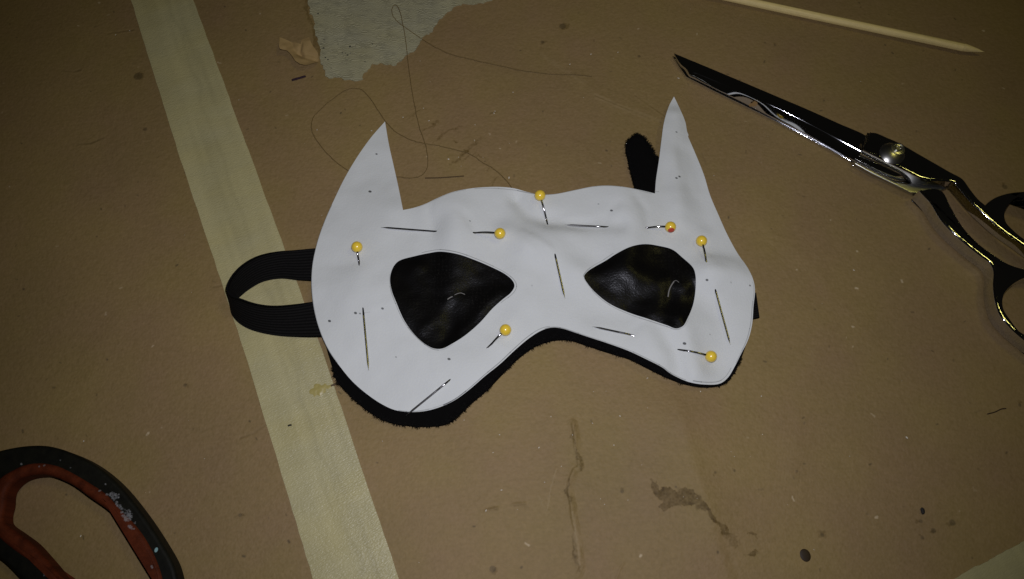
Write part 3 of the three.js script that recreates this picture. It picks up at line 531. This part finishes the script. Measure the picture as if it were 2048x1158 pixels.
  part('elastic_end', ribbon([[1450, 600, 3.6], [1490, 592, 3], [1511, 586, 2]], [[1450, 646, 3.4], [1490, 641, 2.8], [1518, 636, 1.8]], 0.001), elasticMat, t);
  rebase(t);
}
// ------------------------------------------------------------------ ball head pins
{
  const headMat = new THREE.MeshPhysicalMaterial({ color: lin(0.86, 0.60, 0.05), roughness: 0.3, clearcoat: 0.6, clearcoatRoughness: 0.12, emissive: 0x000000 });
  const steel = new THREE.MeshStandardMaterial({ color: lin(0.34, 0.33, 0.32), metalness: 1, roughness: 0.13 });
  PINS.forEach((q, i) => {
    const t = thing('ball_pin', q.label, 'sewing pin', 'yellow ball pins in the paper pattern');
    const [h, a, b, e] = q.p, R = 0.00205;
    let hp = onPaper(...h); for (let k = 0; k < 4; k++) hp = XZ(...h, (paperH(...hp) + R) / MM);
    const A = onPaper(...a), B = onPaper(...b); let E = onPaper(...e); const last = i === 4;
    const hy = paperH(...hp) + R + 0.0001, pts = [V3(hp[0], hy, hp[1])], lerp = (p, r, t) => [p[0] + (r[0] - p[0]) * t, p[1] + (r[1] - p[1]) * t];
    const ya = paperH(...A) + 0.00012, yb = paperH(...B) + 0.00012;
    for (let k = 1; k < 6; k++) { const m = lerp(hp, A, k / 6), y = hy + (ya - hy) * (k / 6) + 0.0007 * Math.sin((k / 6) * Math.PI); pts.push(V3(m[0], Math.max(y, paperH(...m) + 0.0003), m[1])); }
    pts.push(V3(A[0], ya, A[1]));
    for (let k = 1; k < 6; k++) { const m = lerp(A, B, k / 6), s = Math.sin(k / 6 * Math.PI); pts.push(V3(m[0], Math.min(ya + (yb - ya) * k / 6, paperH(...m) - 0.0003 - 0.0005 * s), m[1])); }
    pts.push(V3(B[0], yb, B[1]));
    const ye = paperH(...E) + 0.0006;
    for (let k = 1; k <= 10; k++) { const m = lerp(B, E, k / 10); pts.push(V3(m[0], Math.max(yb + (ye - yb) * k / 10, paperH(...m) + 0.0003), m[1])); }
    const g = tube(pts, 0.00036, 120, 8), pos = g.attributes.position, cv = new THREE.CatmullRomCurve3(pts, false, 'centripetal');
    for (let s = 0; s <= 120; s++) { const k = smooth(1, 0.93, s / 120) * 0.92 + 0.08, c = cv.getPointAt(s / 120); for (let j = 0; j <= 8; j++) { const v = s * 9 + j; pos.setXYZ(v, c.x + (pos.getX(v) - c.x) * k, c.y + (pos.getY(v) - c.y) * k, c.z + (pos.getZ(v) - c.z) * k); } }
    part('shaft', g, steel, t);
    const ball = new THREE.SphereGeometry(R, 32, 20); ball.translate(hp[0], hy, hp[1]);
    const hd = part('head', ball, headMat, t);
    if (i === 1) {   // reddish glow under the translucent head, painted on its near side
      const c = new THREE.SphereGeometry(R * 1.012, 20, 10, 0, Math.PI * 2, 0, 0.62); c.rotateX(1.25); c.translate(hp[0], hy, hp[1]);
      part('red_glow', c, new THREE.MeshStandardMaterial({ color: lin(0.5, 0.06, 0.03), roughness: 0.5 }), hd);
    }
    rebase(t);
  });
}

// ------------------------------------------------------------------ thread and small litter
{
  const threadMat = new THREE.MeshStandardMaterial({ color: lin(0.13, 0.082, 0.018), roughness: 0.7 });
  const on = (l, h = 0.25) => l.map(([x, y, k]) => { const p = P(x, y, k ?? h); return V3(p.x, Math.max(0, groundH(p.x, p.z)) + (k ?? h) * MM, p.z); });
  const t = thing('sewing_thread', 'long loose brown thread curling in loops above the left paper ear', 'thread');
  const wob = (pts) => { const c = new THREE.CatmullRomCurve3(pts, false, 'centripetal'), out = []; const n = pts.length * 6; for (let i = 0; i <= n; i++) { const p = c.getPoint(i / n); out.push(V3(p.x + 0.00012 * noise(i * 0.9, 4), p.y, p.z + 0.00012 * noise(i * 0.9, 9))); } return out; };
  part('thread', mergeGeometries([
    tube(wob(on([[1184, 153], [1160, 150], [1100, 148], [1040, 140], [985, 128], [940, 118], [895, 106], [850, 82], [815, 58], [797, 45], [786, 32], [784, 25], [786, 12, 0.6], [791, 10, 0.8], [798, 19, 0.6], [806, 50, 0.5], [812, 85], [818, 140], [827, 200], [833, 230], [840, 258], [850, 286], [855, 310], [855, 335], [848, 346], [838, 353], [820, 356], [800, 354], [770, 352], [740, 350], [715, 348], [697, 341], [680, 330], [655, 308], [635, 283], [625, 265], [623, 250], [626, 236], [640, 220], [665, 198], [690, 181], [705, 177], [722, 179], [740, 196], [757, 222], [775, 248], [795, 266], [820, 279], [848, 287, 0.6], [875, 291], [900, 297], [940, 308], [965, 325], [985, 336], [1002, 350], [1015, 364], [1030, 385], [1040, 400]])), 0.00015, 700, 5),
  ]), threadMat, t);
  rebase(t);
  const t2 = thing('thread_end', 'short straight dark thread end beside the left paper ear', 'thread');
  part('thread', tube(on([[850, 356], [875, 355.5], [900, 354], [928, 352]], 0.4), 0.00021, 30, 6), new THREE.MeshStandardMaterial({ color: lin(0.07, 0.038, 0.006), roughness: 0.7 }), t2); rebase(t2);
  const t3 = thing('hair_strand', 'short curved brown hair near the right edge of the paper', 'hair');
  part('strand', tube(on([[1975, 828], [1990, 824], [2003, 818], [2012, 817]], 0.2), 0.0002, 20, 5), new THREE.MeshStandardMaterial({ color: lin(0.03, 0.014, 0.006), roughness: 0.6 }), t3); rebase(t3);
  const t4 = thing('lint_fibre', 'dark purple lint fibre below the crumpled paper scrap', 'lint');
  { const a = P(584, 160, 0.5), b = P(611, 152.5, 0.5), g = new THREE.CapsuleGeometry(0.00042, a.distanceTo(b) - 0.0006, 4, 10, 6); g.rotateZ(Math.PI / 2); g.rotateY(-Math.atan2(b.z - a.z, b.x - a.x)); g.translate((a.x + b.x) / 2, 0.0005, (a.z + b.z) / 2);
    const p = g.attributes.position; for (let i = 0; i < p.count; i++) p.setXYZ(i, p.getX(i) + 0.00012 * noise(i * 1.7, 2), p.getY(i), p.getZ(i) + 0.00012 * noise(i * 1.3, 8)); g.computeVertexNormals();
    part('fibre', g, new THREE.MeshStandardMaterial({ color: lin(0.022, 0.006, 0.014), roughness: 0.9 }), t4); rebase(t4); }
  // folded scrap of brown paper
  const sc = [[561, 80], [567, 81], [574, 83], [583.5, 85], [593, 88], [602, 91], [605, 84], [612, 82], [620, 80], [623, 88], [626, 95], [632, 103], [637, 110], [639, 118], [638, 124], [631, 128], [618, 133.5], [610, 134], [602, 133], [592, 126], [584.5, 114], [576, 105.6], [569, 104], [562, 103.5], [560, 98], [561, 90]].map((p) => XZ(...p, 1.5));
  const cr = [[[583, 86], [590, 101], [606, 115], [636, 124]], [[604, 92], [600, 105], [606, 115]], [[594, 108], [620, 112], [636, 116]]].map((l) => l.map((p) => XZ(...p, 1.5)));
  const scrapH = (x, z) => { let h = 0.0011; const d0 = lineDist(cr[0], x, z)[0]; h += 0.0022 * (1 - Math.exp(-d0 / 0.0028)); h -= 0.0007 * Math.exp(-((lineDist(cr[1], x, z)[0] / 0.0006) ** 2)); h -= 0.0006 * Math.exp(-((lineDist(cr[2], x, z)[0] / 0.0005) ** 2)); return h + 0.0003 * noise(x * 500, z * 500); };
  const t5 = thing('paper_scrap', 'crumpled tan scrap of torn paper beside the torn grey tape', 'paper scrap');
  part('scrap', sheet(sc, [], 0.0006, scrapH, (x, z, T) => T - 0.0001, kuv, 0.0005), new THREE.MeshStandardMaterial({ color: lin(0.31, 0.205, 0.075), roughness: 0.8 }), t5);
  rebase(t5).position.y = 0.0003;
  // glue drop on the tape with a brown tail
  const glue = new THREE.MeshPhysicalMaterial({ color: lin(0.36, 0.30, 0.10), roughness: 0.34, clearcoat: 0.6, clearcoatRoughness: 0.1 });
  const gl = smoothLoop([[619, 787], [620, 779], [627, 776], [629, 769], [638, 768], [644, 771], [650, 767], [655, 771], [664, 769], [666, 773], [657, 778], [652, 777], [651, 785], [645, 787], [642, 792], [634, 790], [629, 794], [626, 789]], [], 5).map((p) => XZ(p[0], p[1], 0.4));
  const t6 = thing('glue_drop', 'dried yellow glue drop on the masking tape left of the mask', 'glue');
  part('drop', sheet(gl, [], 0.0005, (x, z) => 0.00045 + 0.0003 * Math.sqrt(clamp(edgeDist(gl, x, z) / 0.002)) * (0.8 + 0.8 * noise(x * 1300, z * 1300)), () => 0.0001, null, 0.0005), glue, t6);
  part('tail', tube(on([[662, 772], [672, 768], [684, 770], [695, 777]], 0.5), 0.00035, 16, 6), new THREE.MeshStandardMaterial({ color: lin(0.07, 0.04, 0.012), roughness: 0.6 }), t6, { label: 'thin brown tail of the glue drop' });
  rebase(t6);
  const t7 = thing('dried_drop', 'round dark dried drop near the lower right of the paper', 'dried drop');
  { const p = P(1611, 1110.5, 0.2), g = new THREE.SphereGeometry(0.0017, 24, 10, 0, Math.PI * 2, 0, Math.PI / 2); g.scale(1, 0.14, 1.2); g.rotateY(0.3); g.translate(p.x, 0.00005, p.z); part('drop', g, new THREE.MeshPhysicalMaterial({ color: lin(0.024, 0.013, 0.004), roughness: 0.55, specularIntensity: 0.5 }), t7); rebase(t7); }
  const t8 = thing('dark_crumb', 'small black crumb on bare paper above the corner tape', 'crumb');
  { const p = P(1845, 1022, 0.4), g = new THREE.SphereGeometry(0.0009, 10, 8); g.scale(0.8, 0.6, 1.25); const q = g.attributes.position; for (let i = 0; i < q.count; i++) { const k = 1 + 0.25 * noise(q.getX(i) * 2500, q.getZ(i) * 2500 + q.getY(i) * 900); q.setXYZ(i, q.getX(i) * k, q.getY(i) * k, q.getZ(i) * k); } g.computeVertexNormals(); g.translate(p.x, 0.0005, p.z); part('crumb', g, new THREE.MeshStandardMaterial({ color: lin(0.012, 0.009, 0.006), roughness: 0.8 }), t8); rebase(t8); }
  const t9 = thing('lint_speck', 'tiny black lint speck lying across the masking tape', 'lint');
  part('fibre', tube(on([[576, 852], [579, 850.5], [583, 850]], 0.45), 0.0003, 8, 5), new THREE.MeshStandardMaterial({ color: lin(0.01, 0.01, 0.008), roughness: 0.9 }), t9); rebase(t9);
  // pale crumbs and glitter scattered over the paper: past counting
  const r = rng(99), list = [];
  const crumb = (x, y, s) => { const g = new THREE.IcosahedronGeometry(s, 0), p = P(x, y, 0.2); g.scale(1 + r(), 0.5, 0.7 + 0.5 * r()); g.rotateY(r() * 6); g.translate(p.x, Math.max(0, groundH(p.x, p.z)) + s * 0.4, p.z); list.push(g); };
  for (const [x, y, s] of [[897, 318, 0.32], [949, 280, 0.2], [917, 314, 0.2], [858, 241, 0.22], [806, 234, 0.22], [847, 216, 0.2], [743, 261, 0.24], [1018, 355, 0.32], [634, 259, 0.18], [1357, 156, 0.26], [988, 226, 0.24], [990, 222, 0.2], [950, 249, 0.18], [1182, 108, 0.26], [1236, 104, 0.2], [1140, 128, 0.22], [167, 882, 0.26], [161, 1072, 0.26], [231, 69, 0.2], [259, 61, 0.2], [972, 1021, 0.26], [986, 905, 0.2], [1240, 832, 0.24], [1228, 890, 0.2], [1401, 783, 0.2], [1523, 792, 0.22], [1102, 833, 0.18], [1295, 756, 0.2], [1049, 701, 0.34], [1708, 540, 0.22], [1428, 351, 0.2], [1026, 184, 0.2], [1814, 875, 0.3], [1145, 870, 0.2], [1078, 895, 0.2], [1003, 980, 0.2], [1185, 846, 0.16]]) crumb(x, y, s * MM);
  for (let i = 0; i < 70; i++) crumb(860 + (r() + r() - 1) * 900 + 150, 579 + (r() - 0.5) * 1140, (0.07 + 0.08 * r()) * MM);
  const cs = part('paper_crumbs', mergeGeometries(list), new THREE.MeshStandardMaterial({ color: lin(0.55, 0.50, 0.40), roughness: 0.5 }), scene, { kind: 'stuff', label: 'tiny pale crumbs and flecks scattered over the brown paper', category: 'crumbs' });
}

// ------------------------------------------------------------------ wooden skewer
{
  const wood = new THREE.MeshStandardMaterial({ roughness: 0.62 });
  wood.map = tex(64, 1024, (x, y) => { const k = 1 + 0.07 * noise(x * 0.45, y * 0.012) + 0.06 * noise(x * 1.1 + 9, y * 0.03) + 0.04 * noise(x * 0.2, y * 0.2), d = noise(x * 0.6, y * 0.004 + 60) > 0.72 ? 0.85 : 1; return [toS(0.74 * k * d), toS(0.585 * k * d), toS(0.24 * k * d * d)]; });
  wood.bumpMap = tex(64, 256, (x, y) => 128 + 90 * noise(x * 0.8, y * 0.03), false); wood.bumpScale = 0.0001;
  const a = P(1010, -100, 2), b = P(1967, 106.5, 1.1), L = a.distanceTo(b), tip = 0.0088, R = 0.0017;
  const t = thing('wooden_skewer', 'pale round wooden skewer with a sharpened tip at the far right', 'skewer');
  const shaft = new THREE.CylinderGeometry(R * 0.97, R, L - tip, 24, 24); shaft.translate(0, (L - tip) / 2, 0);
  const cone = new THREE.LatheGeometry([[R * 0.97, 0], [R * 0.93, 0.0012], [R * 0.76, 0.0032], [R * 0.45, 0.0060], [R * 0.14, 0.0080], [0, tip]].map((p) => new THREE.Vector2(...p)), 24); cone.translate(0, L - tip, 0);
  { const p = shaft.attributes.position; for (let i = 0; i < p.count; i++) { const y = p.getY(i); p.setX(i, p.getX(i) + 0.0005 * Math.sin((y / L) * Math.PI)); } shaft.computeVertexNormals(); }
  const M = new THREE.Matrix4(), q = new THREE.Quaternion().setFromUnitVectors(V3(0, 1, 0), b.clone().sub(a).normalize()); M.compose(a, q, V3(1, 1, 1));
  shaft.applyMatrix4(M); cone.applyMatrix4(M);
  part('shaft', shaft, wood, t); part('tip', cone, wood, t); rebase(t);
  t.position.y = Math.max(t.position.y, 0.0001);
}

// ------------------------------------------------------------------ dressmaking shears
const chrome = new THREE.MeshStandardMaterial({ color: lin(0.66, 0.665, 0.68), metalness: 1, roughness: 0.05 });
chrome.bumpMap = tex(256, 256, (x, y) => 128 + 40 * noise(x * 0.3, y * 0.3) + 40 * noise(x * 0.06, y * 0.06), false); chrome.bumpScale = 0.0000015;
{
  const t = thing('sewing_shears', 'large chrome dressmaking shears with bent handles right of the mask', 'shears');
  const G = (l) => l.map((p) => XZ(...p));
  // upper blade: flat top, rounded ridge, hollow bevel down to the cutting edge
  const st = [   // back edge, ridge, lower edge (photo survey), with heights in mm
    [[1348.5, 107, 2.6], [1349.5, 108.5, 2.7], [1349, 109, 2.6]], [[1360, 111.5, 2.9], [1361, 119, 3.1], [1357, 123.5, 2.4]], [[1372, 116.5, 3.1], [1374, 130, 3.5], [1369, 139, 2.0]], [[1384, 121.5, 3.4], [1385, 140, 3.8], [1378, 152, 1.8]],
    [[1400, 128, 3.5], [1396, 145.5, 3.9], [1389, 157.5, 1.7]], [[1450, 149, 3.7], [1445, 167, 4.2], [1437, 181, 1.7]], [[1500, 170, 4.4], [1496, 190, 5.15], [1487, 205.5, 1.6]], [[1560, 195.5, 4.7], [1556, 216.5, 5.45], [1546, 236, 1.6]], [[1620, 221, 4.7], [1616, 246, 5.35], [1604, 265, 1.6]], [[1680, 248, 4.4], [1674, 275, 5.0], [1662, 296, 1.7]],
    [[1724, 267, 4.8], [1722, 299, 5.4], [1710, 323, 1.8]], [[1762, 290, 5.2], [1765, 320.5, 5.9], [1752, 346, 1.8]], [[1800, 315, 5.4], [1808, 342, 6.2], [1796, 363, 1.9]], [[1838, 340, 5.2], [1842, 357, 6.2], [1836, 366, 2.2]]];
  const pos = [], idx = [], prof = 15;
  const curves = [0, 1, 2].map((k) => new THREE.CatmullRomCurve3(st.map((s) => P(...s[k])), false, 'centripetal')), NS = 130;
  for (let i = 0; i <= NS; i++) {
    const f = i / NS, a = curves[0].getPoint(f), b = curves[1].getPoint(f), c = curves[2].getPoint(f), row = [];
    const abot = a.clone(); abot.y = Math.min(a.y, 0.0038); abot.x += 0; row.push(abot, a);
    row.push(a.clone().lerp(b, 0.5), a.clone().lerp(b, 0.9));
    for (const s of [0.02, 0.05, 0.09, 0.13, 0.19, 0.26, 0.35, 0.45, 0.55, 0.65, 0.75, 0.84, 0.92, 1]) { const p = b.clone().lerp(c, s), d = b.y - c.y; const k = 0.22 + 0.72 * smooth(0.26, 0.42, f) - 0.3 * smooth(0.62, 0.85, f); const u = (s - 0.085 * (1 - Math.exp(-s / 0.1))) / 0.915; p.y = b.y - d * (k * u + (1 - k) * Math.pow(s, 2.5)); row.push(p); }
    const cb = c.clone(); cb.y = Math.max(0.00135, c.y - 0.0004); row.push(cb);
    row.forEach((p) => pos.push(p.x, p.y, p.z));
    const n = row.length;
    if (i) for (let j = 0; j < n; j++) { const k = (j + 1) % n, A = (i - 1) * n + j, B = (i - 1) * n + k, C = i * n + j, D = i * n + k; idx.push(A, B, C, B, D, C); }
    if (i === NS) { const base = i * n; for (let j = 1; j + 1 < n; j++) idx.push(base, base + j, base + j + 1); }
  }
  let g = new THREE.BufferGeometry(); g.setAttribute('position', new THREE.Float32BufferAttribute(pos, 3)); g.setIndex(idx);
  g.setAttribute('uv', new THREE.Float32BufferAttribute(pos.filter((_, i) => i % 3 !== 1).map((v) => v * 30), 2));
  g.computeVertexNormals();
  const upper = part('upper_blade', weighted(g, 0.6), chrome, t);
  // rust spot on the bevel
  { const s = new THREE.CircleGeometry(0.0016, 14), p = s.attributes.position; for (let i = 1; i < p.count; i++) { const k = 0.6 + 0.5 * noise(i * 0.9, 3); p.setXYZ(i, p.getX(i) * k * 1.2, p.getY(i) * k, 0); } s.rotateX(-Math.PI / 2); s.rotateZ(0); 
    const a = P(1503, 203, 4), b = P(1496, 190, 4.5), c = P(1487, 205.5, 1.6); const u = b.clone().sub(c).normalize(), w = P(1556, 216.5, 4.7).sub(b).normalize(), nn = w.clone().cross(u).normalize(); if (nn.y < 0) nn.negate();
    s.applyQuaternion(new THREE.Quaternion().setFromUnitVectors(V3(0, 1, 0), nn)); const q = P(1508, 209, 3.4); s.translate(q.x + nn.x * 0.0003, q.y + nn.y * 0.0003, q.z + nn.z * 0.0003);
    const rs = part('rust_spot', s, new THREE.MeshStandardMaterial({ color: lin(0.20, 0.11, 0.025), roughness: 0.6, side: THREE.DoubleSide }), upper); }
  // lower blade: a thin plate underneath, its tang running on towards the big handle
  const lowB = G([[1345, 111, 1.4], [1358, 132, 1.4], [1373, 153, 1.4], [1430, 182, 1.4], [1484, 208, 1.4], [1545, 238, 1.4], [1602, 268, 1.4], [1660, 299, 1.4], [1702, 322, 1.4], [1705, 330, 1.4], [1745, 352, 1.4], [1790, 372, 1.4], [1822, 388, 1.4], [1846, 392, 1.4], [1880, 382, 1.4], [1890, 372, 1.4], [1850, 350, 1.4], [1790, 315, 1.4], [1720, 284, 1.4], [1600, 230, 1.4], [1480, 178, 1.4], [1400, 140, 1.4], [1372, 124, 1.4]]);
  part('lower_blade', solid(lowB, [], 0.0002, 0.0013, 0.0003, 3), chrome, t);
  const tang = G([[1705, 324, 3], [1745, 343, 3], [1790, 364, 3], [1812, 369, 3], [1844, 362, 3.4], [1886, 358, 3.4], [1896, 376, 3], [1872, 386, 3], [1842, 388, 3], [1818, 388, 2.4], [1785, 372, 2], [1740, 350, 2], [1708, 332, 2]]);
  part('tang', solid(tang, [], 0.0018, 0.0035, 0.0004, 3), new THREE.MeshStandardMaterial({ color: lin(0.42, 0.41, 0.36), metalness: 1, roughness: 0.28 }), t, { label: 'duller worn steel tang under the pivot' });
  // upper handle: pivot block, shank and small bow
  const hU = smoothLoop([[1726, 300, 8.2], [1732, 282, 8.4], [1736, 264.5, 8.4], [1750, 264, 8.4], [1775, 274, 8.4], [1800, 285, 8.4], [1835, 305, 8.4], [1870, 325, 8.4], [1900, 344, 8], [1925, 358, 8], [1940, 378, 8], [1956, 398, 8], [1970, 410, 8], [1976, 404, 8], [1992, 394, 8], [2018, 386, 8], [2048, 383, 8], [2110, 382, 8], [2180, 398, 8], [2240, 440, 8], [2262, 490, 6], [2250, 540, 3], [2200, 565, 2], [2140, 560, 2], [2090, 545, 2], [2048, 521, 2], [2018, 499, 2], [1985, 476, 2], [1949, 444, 2], [1925, 419, 2.2], [1906, 392, 3], [1896, 376, 4], [1880, 371, 5], [1842, 360, 7.2], [1810, 344, 7.4], [1768, 323, 7.6]], [0, 2, 12], 4).map((p) => XZ(p[0], p[1], p[2]));
  const hUh = smoothLoop([[2048, 402, 2], [2026, 405, 2], [2013, 412, 4], [2008, 424, 7], [2011, 442, 8], [2026, 460, 8], [2048, 478, 8], [2095, 506, 8], [2150, 524, 8], [2200, 520, 7], [2222, 492, 4], [2208, 452, 2], [2165, 420, 2], [2105, 404, 2]], [], 4).map((p) => XZ(p[0], p[1], p[2]));
  part('upper_handle', solid(hU, [hUh], 0.0028, 0.0084, 0.0007, 4, 0.5), chrome, t);
  // lower handle: thick shank and big bow
  const hL = smoothLoop([[1828, 392, 3], [1844, 420, 1], [1864, 453, 1], [1889, 481, 1], [1914, 503, 1], [1939, 523, 1], [1962, 541, 1], [1968, 556, 1], [1967, 580, 1], [1968, 598, 1], [1972, 620, 1], [1980, 642, 1], [1997, 664, 1], [2022, 687, 1], [2048, 706, 1], [2110, 744, 1], [2190, 770, 1], [2270, 770, 1], [2320, 735, 3], [2325, 680, 7.4], [2285, 625, 7.4], [2220, 585, 7.4], [2150, 560, 7.4], [2090, 548, 7.4], [2048, 537, 7.4], [2018, 527, 7.4], [1989, 509, 7.4], [1959, 487, 7.4], [1927, 453, 7.4], [1903, 413, 7.4], [1885, 383, 7], [1866, 377, 7], [1842, 382, 6.6]], [], 4).map((p) => XZ(p[0], p[1], p[2]));
  const hLh = smoothLoop([[2048, 566, 1], [2028, 570, 1], [2013, 578, 3], [2006, 590, 6], [2008, 614, 7.4], [2021, 637, 7.4], [2048, 670, 7.4], [2100, 710, 7.4], [2180, 738, 7.4], [2250, 736, 7.4], [2280, 705, 5], [2268, 660, 2], [2220, 620, 1], [2150, 588, 1], [2095, 572, 1]], [], 4).map((p) => XZ(p[0], p[1], p[2]));
  part('lower_handle', solid(hL, [hLh], 0.0003, 0.0074, 0.0008, 4, 0.5), chrome, t);
  // pivot screw with its nut
  const sc = new THREE.LatheGeometry([[0, 0.0019], [0.0016, 0.00175], [0.0030, 0.0013], [0.0041, 0.0007], [0.0047, 0.0002], [0.0047, 0]].reverse().map((p) => new THREE.Vector2(...p)), 40);
  const scp = P(1786, 305, 9.2); sc.rotateY(0.5); sc.translate(scp.x, 0.0084, scp.z);
  const dull = new THREE.MeshStandardMaterial({ color: lin(0.5, 0.49, 0.44), metalness: 1, roughness: 0.3 });
  for (const [a, b] of [[[1735, 266], [1727, 297]], [[1741, 265], [1733, 299]]]) { const p = P(a[0], a[1], 8.5), q = P(b[0], b[1], 8.5); part('step_edge', tube([p, p.clone().lerp(q, 0.5), q], 0.00024, 8, 6), chrome, t); }
  const sm = part('pivot_screw', weighted(sc, 0.5), dull, t);
  const np = P(1796, 297, 10.4), nut = new THREE.LatheGeometry([[0, 0.0010], [0.0008, 0.0010], [0.0010, 0.0014], [0.0014, 0.0015], [0.0014, 0.0008], [0.0020, 0.0007], [0.0022, 0.0011], [0.0026, 0.0010], [0.0027, 0]].reverse().map((p) => new THREE.Vector2(...p)), 32);
  nut.translate(np.x, 0.0095, np.z); part('nut', weighted(nut, 0.6), dull, sm);
  rebase(t);
}

// ------------------------------------------------------------------ black and red scissors, only one bow in view
{
  const t = thing('household_scissors', 'black scissors with red lined finger bow and white paint smears, lower left', 'scissors');
  const SP = 0.11, [sx, sz] = XZ(-30, 860), suv = (x, z) => [(x - sx) / SP, (z - sz) / SP];
  const spx = (cx, cy) => { const [x, z] = XZ(cx / 3.886, 860 + cy / 3.886, 8.6), [u, v] = suv(x, z); return [u * 1024, v * 1024]; };
  const [sc, sg] = markCanvas(1024, 1024); const r = rng(23);
  const blot = (cx, cy, w, h, n, ang) => { for (let i = 0; i < n; i++) { const a = r() * 6.28, q = Math.sqrt(r()), dx = Math.cos(a) * q * w, dy = Math.sin(a) * q * h, c = Math.cos(ang), s = Math.sin(ang), [u, v] = spx(cx + dx * c - dy * s, cy + dx * s + dy * c); sg.fillStyle = `rgba(255,0,0,${0.35 + 0.5 * r()})`; sg.beginPath(); sg.arc(u, v, 0.8 + r() * 2.6, 0, 7); sg.fill(); } };
  blot(880, 505, 42, 22, 46, 0.2); blot(835, 500, 25, 10, 14, 0.4); blot(880, 540, 25, 14, 16, 0.6); blot(915, 585, 40, 14, 26, 0.9); blot(980, 650, 46, 34, 70, 0.6); blot(985, 690, 22, 18, 22, 0); blot(1020, 755, 24, 16, 22, 0.6); blot(812, 415, 8, 8, 3, 0); blot(540, 290, 5, 5, 2, 0); blot(345, 275, 6, 4, 2, 0); blot(300, 285, 6, 4, 2, 0); blot(155, 262, 6, 4, 2, 0); blot(460, 232, 6, 4, 2, 0); blot(768, 470, 6, 5, 2, 0); blot(335, 1130, 8, 8, 4, 0); blot(1180, 1065, 4, 16, 4, -0.3); blot(1040, 720, 8, 8, 4, 0);
  sg.fillStyle = 'rgb(0,255,0)'; { const [u, v] = spx(1206, 930); sg.beginPath(); sg.ellipse(u, v, 5, 7, 0.2, 0, 7); sg.fill(); }
  const sd = sg.getImageData(0, 0, 1024, 1024).data;
  const skin = (c, grime) => tex(1024, 1024, (x, y) => { const i = (y * 1024 + x) * 4, p = sd[i] / 255 * (0.55 + 0.45 * noise(x * 0.7, y * 0.7)), b = sd[i + 1] / 255, k = 1 + grime * (fbm(x * 0.05, y * 0.05, 4) + 0.4 * noise(x * 0.5, y * 0.5)), m = (j, w, q) => toS((c[j] * k * (1 - p) + 0.27 * p) * (1 - b) + q * b); return [m(0, 0, 0.22), m(1, 0, 0.36), m(2, 0, 0.36)]; });
  const blackP = new THREE.MeshPhysicalMaterial({ map: skin([0.0058, 0.0056, 0.003], 0.6), roughness: 0.6, specularIntensity: 0.3 }), redP = new THREE.MeshPhysicalMaterial({ map: skin([0.080, 0.0165, 0.005], 0.5), roughness: 0.65, specularIntensity: 0.2 });
  blackP.bumpMap = redP.bumpMap = tex(256, 256, (x, y) => 128 + 60 * noise(x * 0.5, y * 0.5) + 40 * noise(x * 0.13, y * 0.13), false); blackP.bumpScale = redP.bumpScale = 0.00008;
  const loop = (l, c = [], s = 5) => smoothLoop(l, c, s).map((p) => XZ(p[0], p[1], p[2]));
  const outer = loop([[-90, 940, 1], [-40, 928, 1], [0, 914, 1], [50, 902, 1], [85, 898, 1], [115, 899, 1], [150, 908, 1], [200, 931, 1], [250, 970, 1], [300, 1030, 1], [340, 1090, 1], [362, 1130, 1], [372, 1165, 1], [386, 1230, 1], [378, 1300, 1], [335, 1345, 1], [262, 1345, 1], [190, 1300, 4], [130, 1242, 8], [80, 1195, 8], [39, 1158, 8], [20, 1138, 8], [0, 1120, 8], [-40, 1096, 8], [-90, 1080, 6], [-170, 1075, 3], [-260, 1080, 1], [-262, 1000, 1], [-170, 970, 1]], [26, 27]);
  const mid = loop([[0, 955, 8], [20, 942, 8], [51, 928, 8], [85, 925, 8], [116, 931, 8], [144, 944, 8], [180, 965, 8], [214, 988, 8], [244, 1021, 8], [270, 1047, 8], [296, 1083, 8], [316, 1124, 8], [327, 1160, 8], [336, 1210, 8], [326, 1262, 8], [292, 1290, 8], [248, 1285, 8], [198, 1244, 8], [150, 1196, 8], [108, 1158, 8], [77, 1135, 8], [39, 1110, 8], [15, 1092, 8], [0, 1079, 8], [-18, 1055, 8], [-24, 1018, 8], [-16, 980, 8]]);
  const hole = loop([[28, 1014, 3], [27, 1035, 2], [33, 1050, 1], [57, 1068, 1], [85, 1089, 1], [111, 1117, 1], [129, 1138, 1], [144, 1158, 1], [182, 1200, 1], [222, 1235, 2], [262, 1252, 4], [292, 1240, 7], [306, 1205, 8], [307, 1160, 8], [296, 1128, 8], [278, 1097, 8], [252, 1061, 8], [219, 1024, 8], [180, 996, 8], [142, 968, 7], [111, 955, 4], [93, 955, 2], [64, 963, 1], [39, 986, 1]]);
  const wide = mid.map((p, i) => p), setUV = (g) => { const p = g.attributes.position, u = new Float32Array(p.count * 2); for (let i = 0; i < p.count; i++) u.set(suv(p.getX(i), p.getZ(i)), i * 2); g.setAttribute('uv', new THREE.BufferAttribute(u, 2)); return g; };
  part('finger_bow', setUV(solid(outer, [wide], 0.0004, 0.0078, 0.0012, 4, 0.5)), blackP, t);
  part('red_grip', setUV(solid(mid, [hole], 0.0008, 0.0086, 0.0017, 6, 0.8)), redP, t);
  const bl = loop([[-250, 1005, 2], [-250, 1072, 2], [-420, 1070, 2], [-760, 1010, 2], [-800, 990, 2], [-420, 1000, 2]], [0, 1, 4]);
  part('blade', solid(bl, [], 0.002, 0.0045, 0.0003, 2), chrome, t);
  rebase(t);
}

renderer.render(scene, camera);
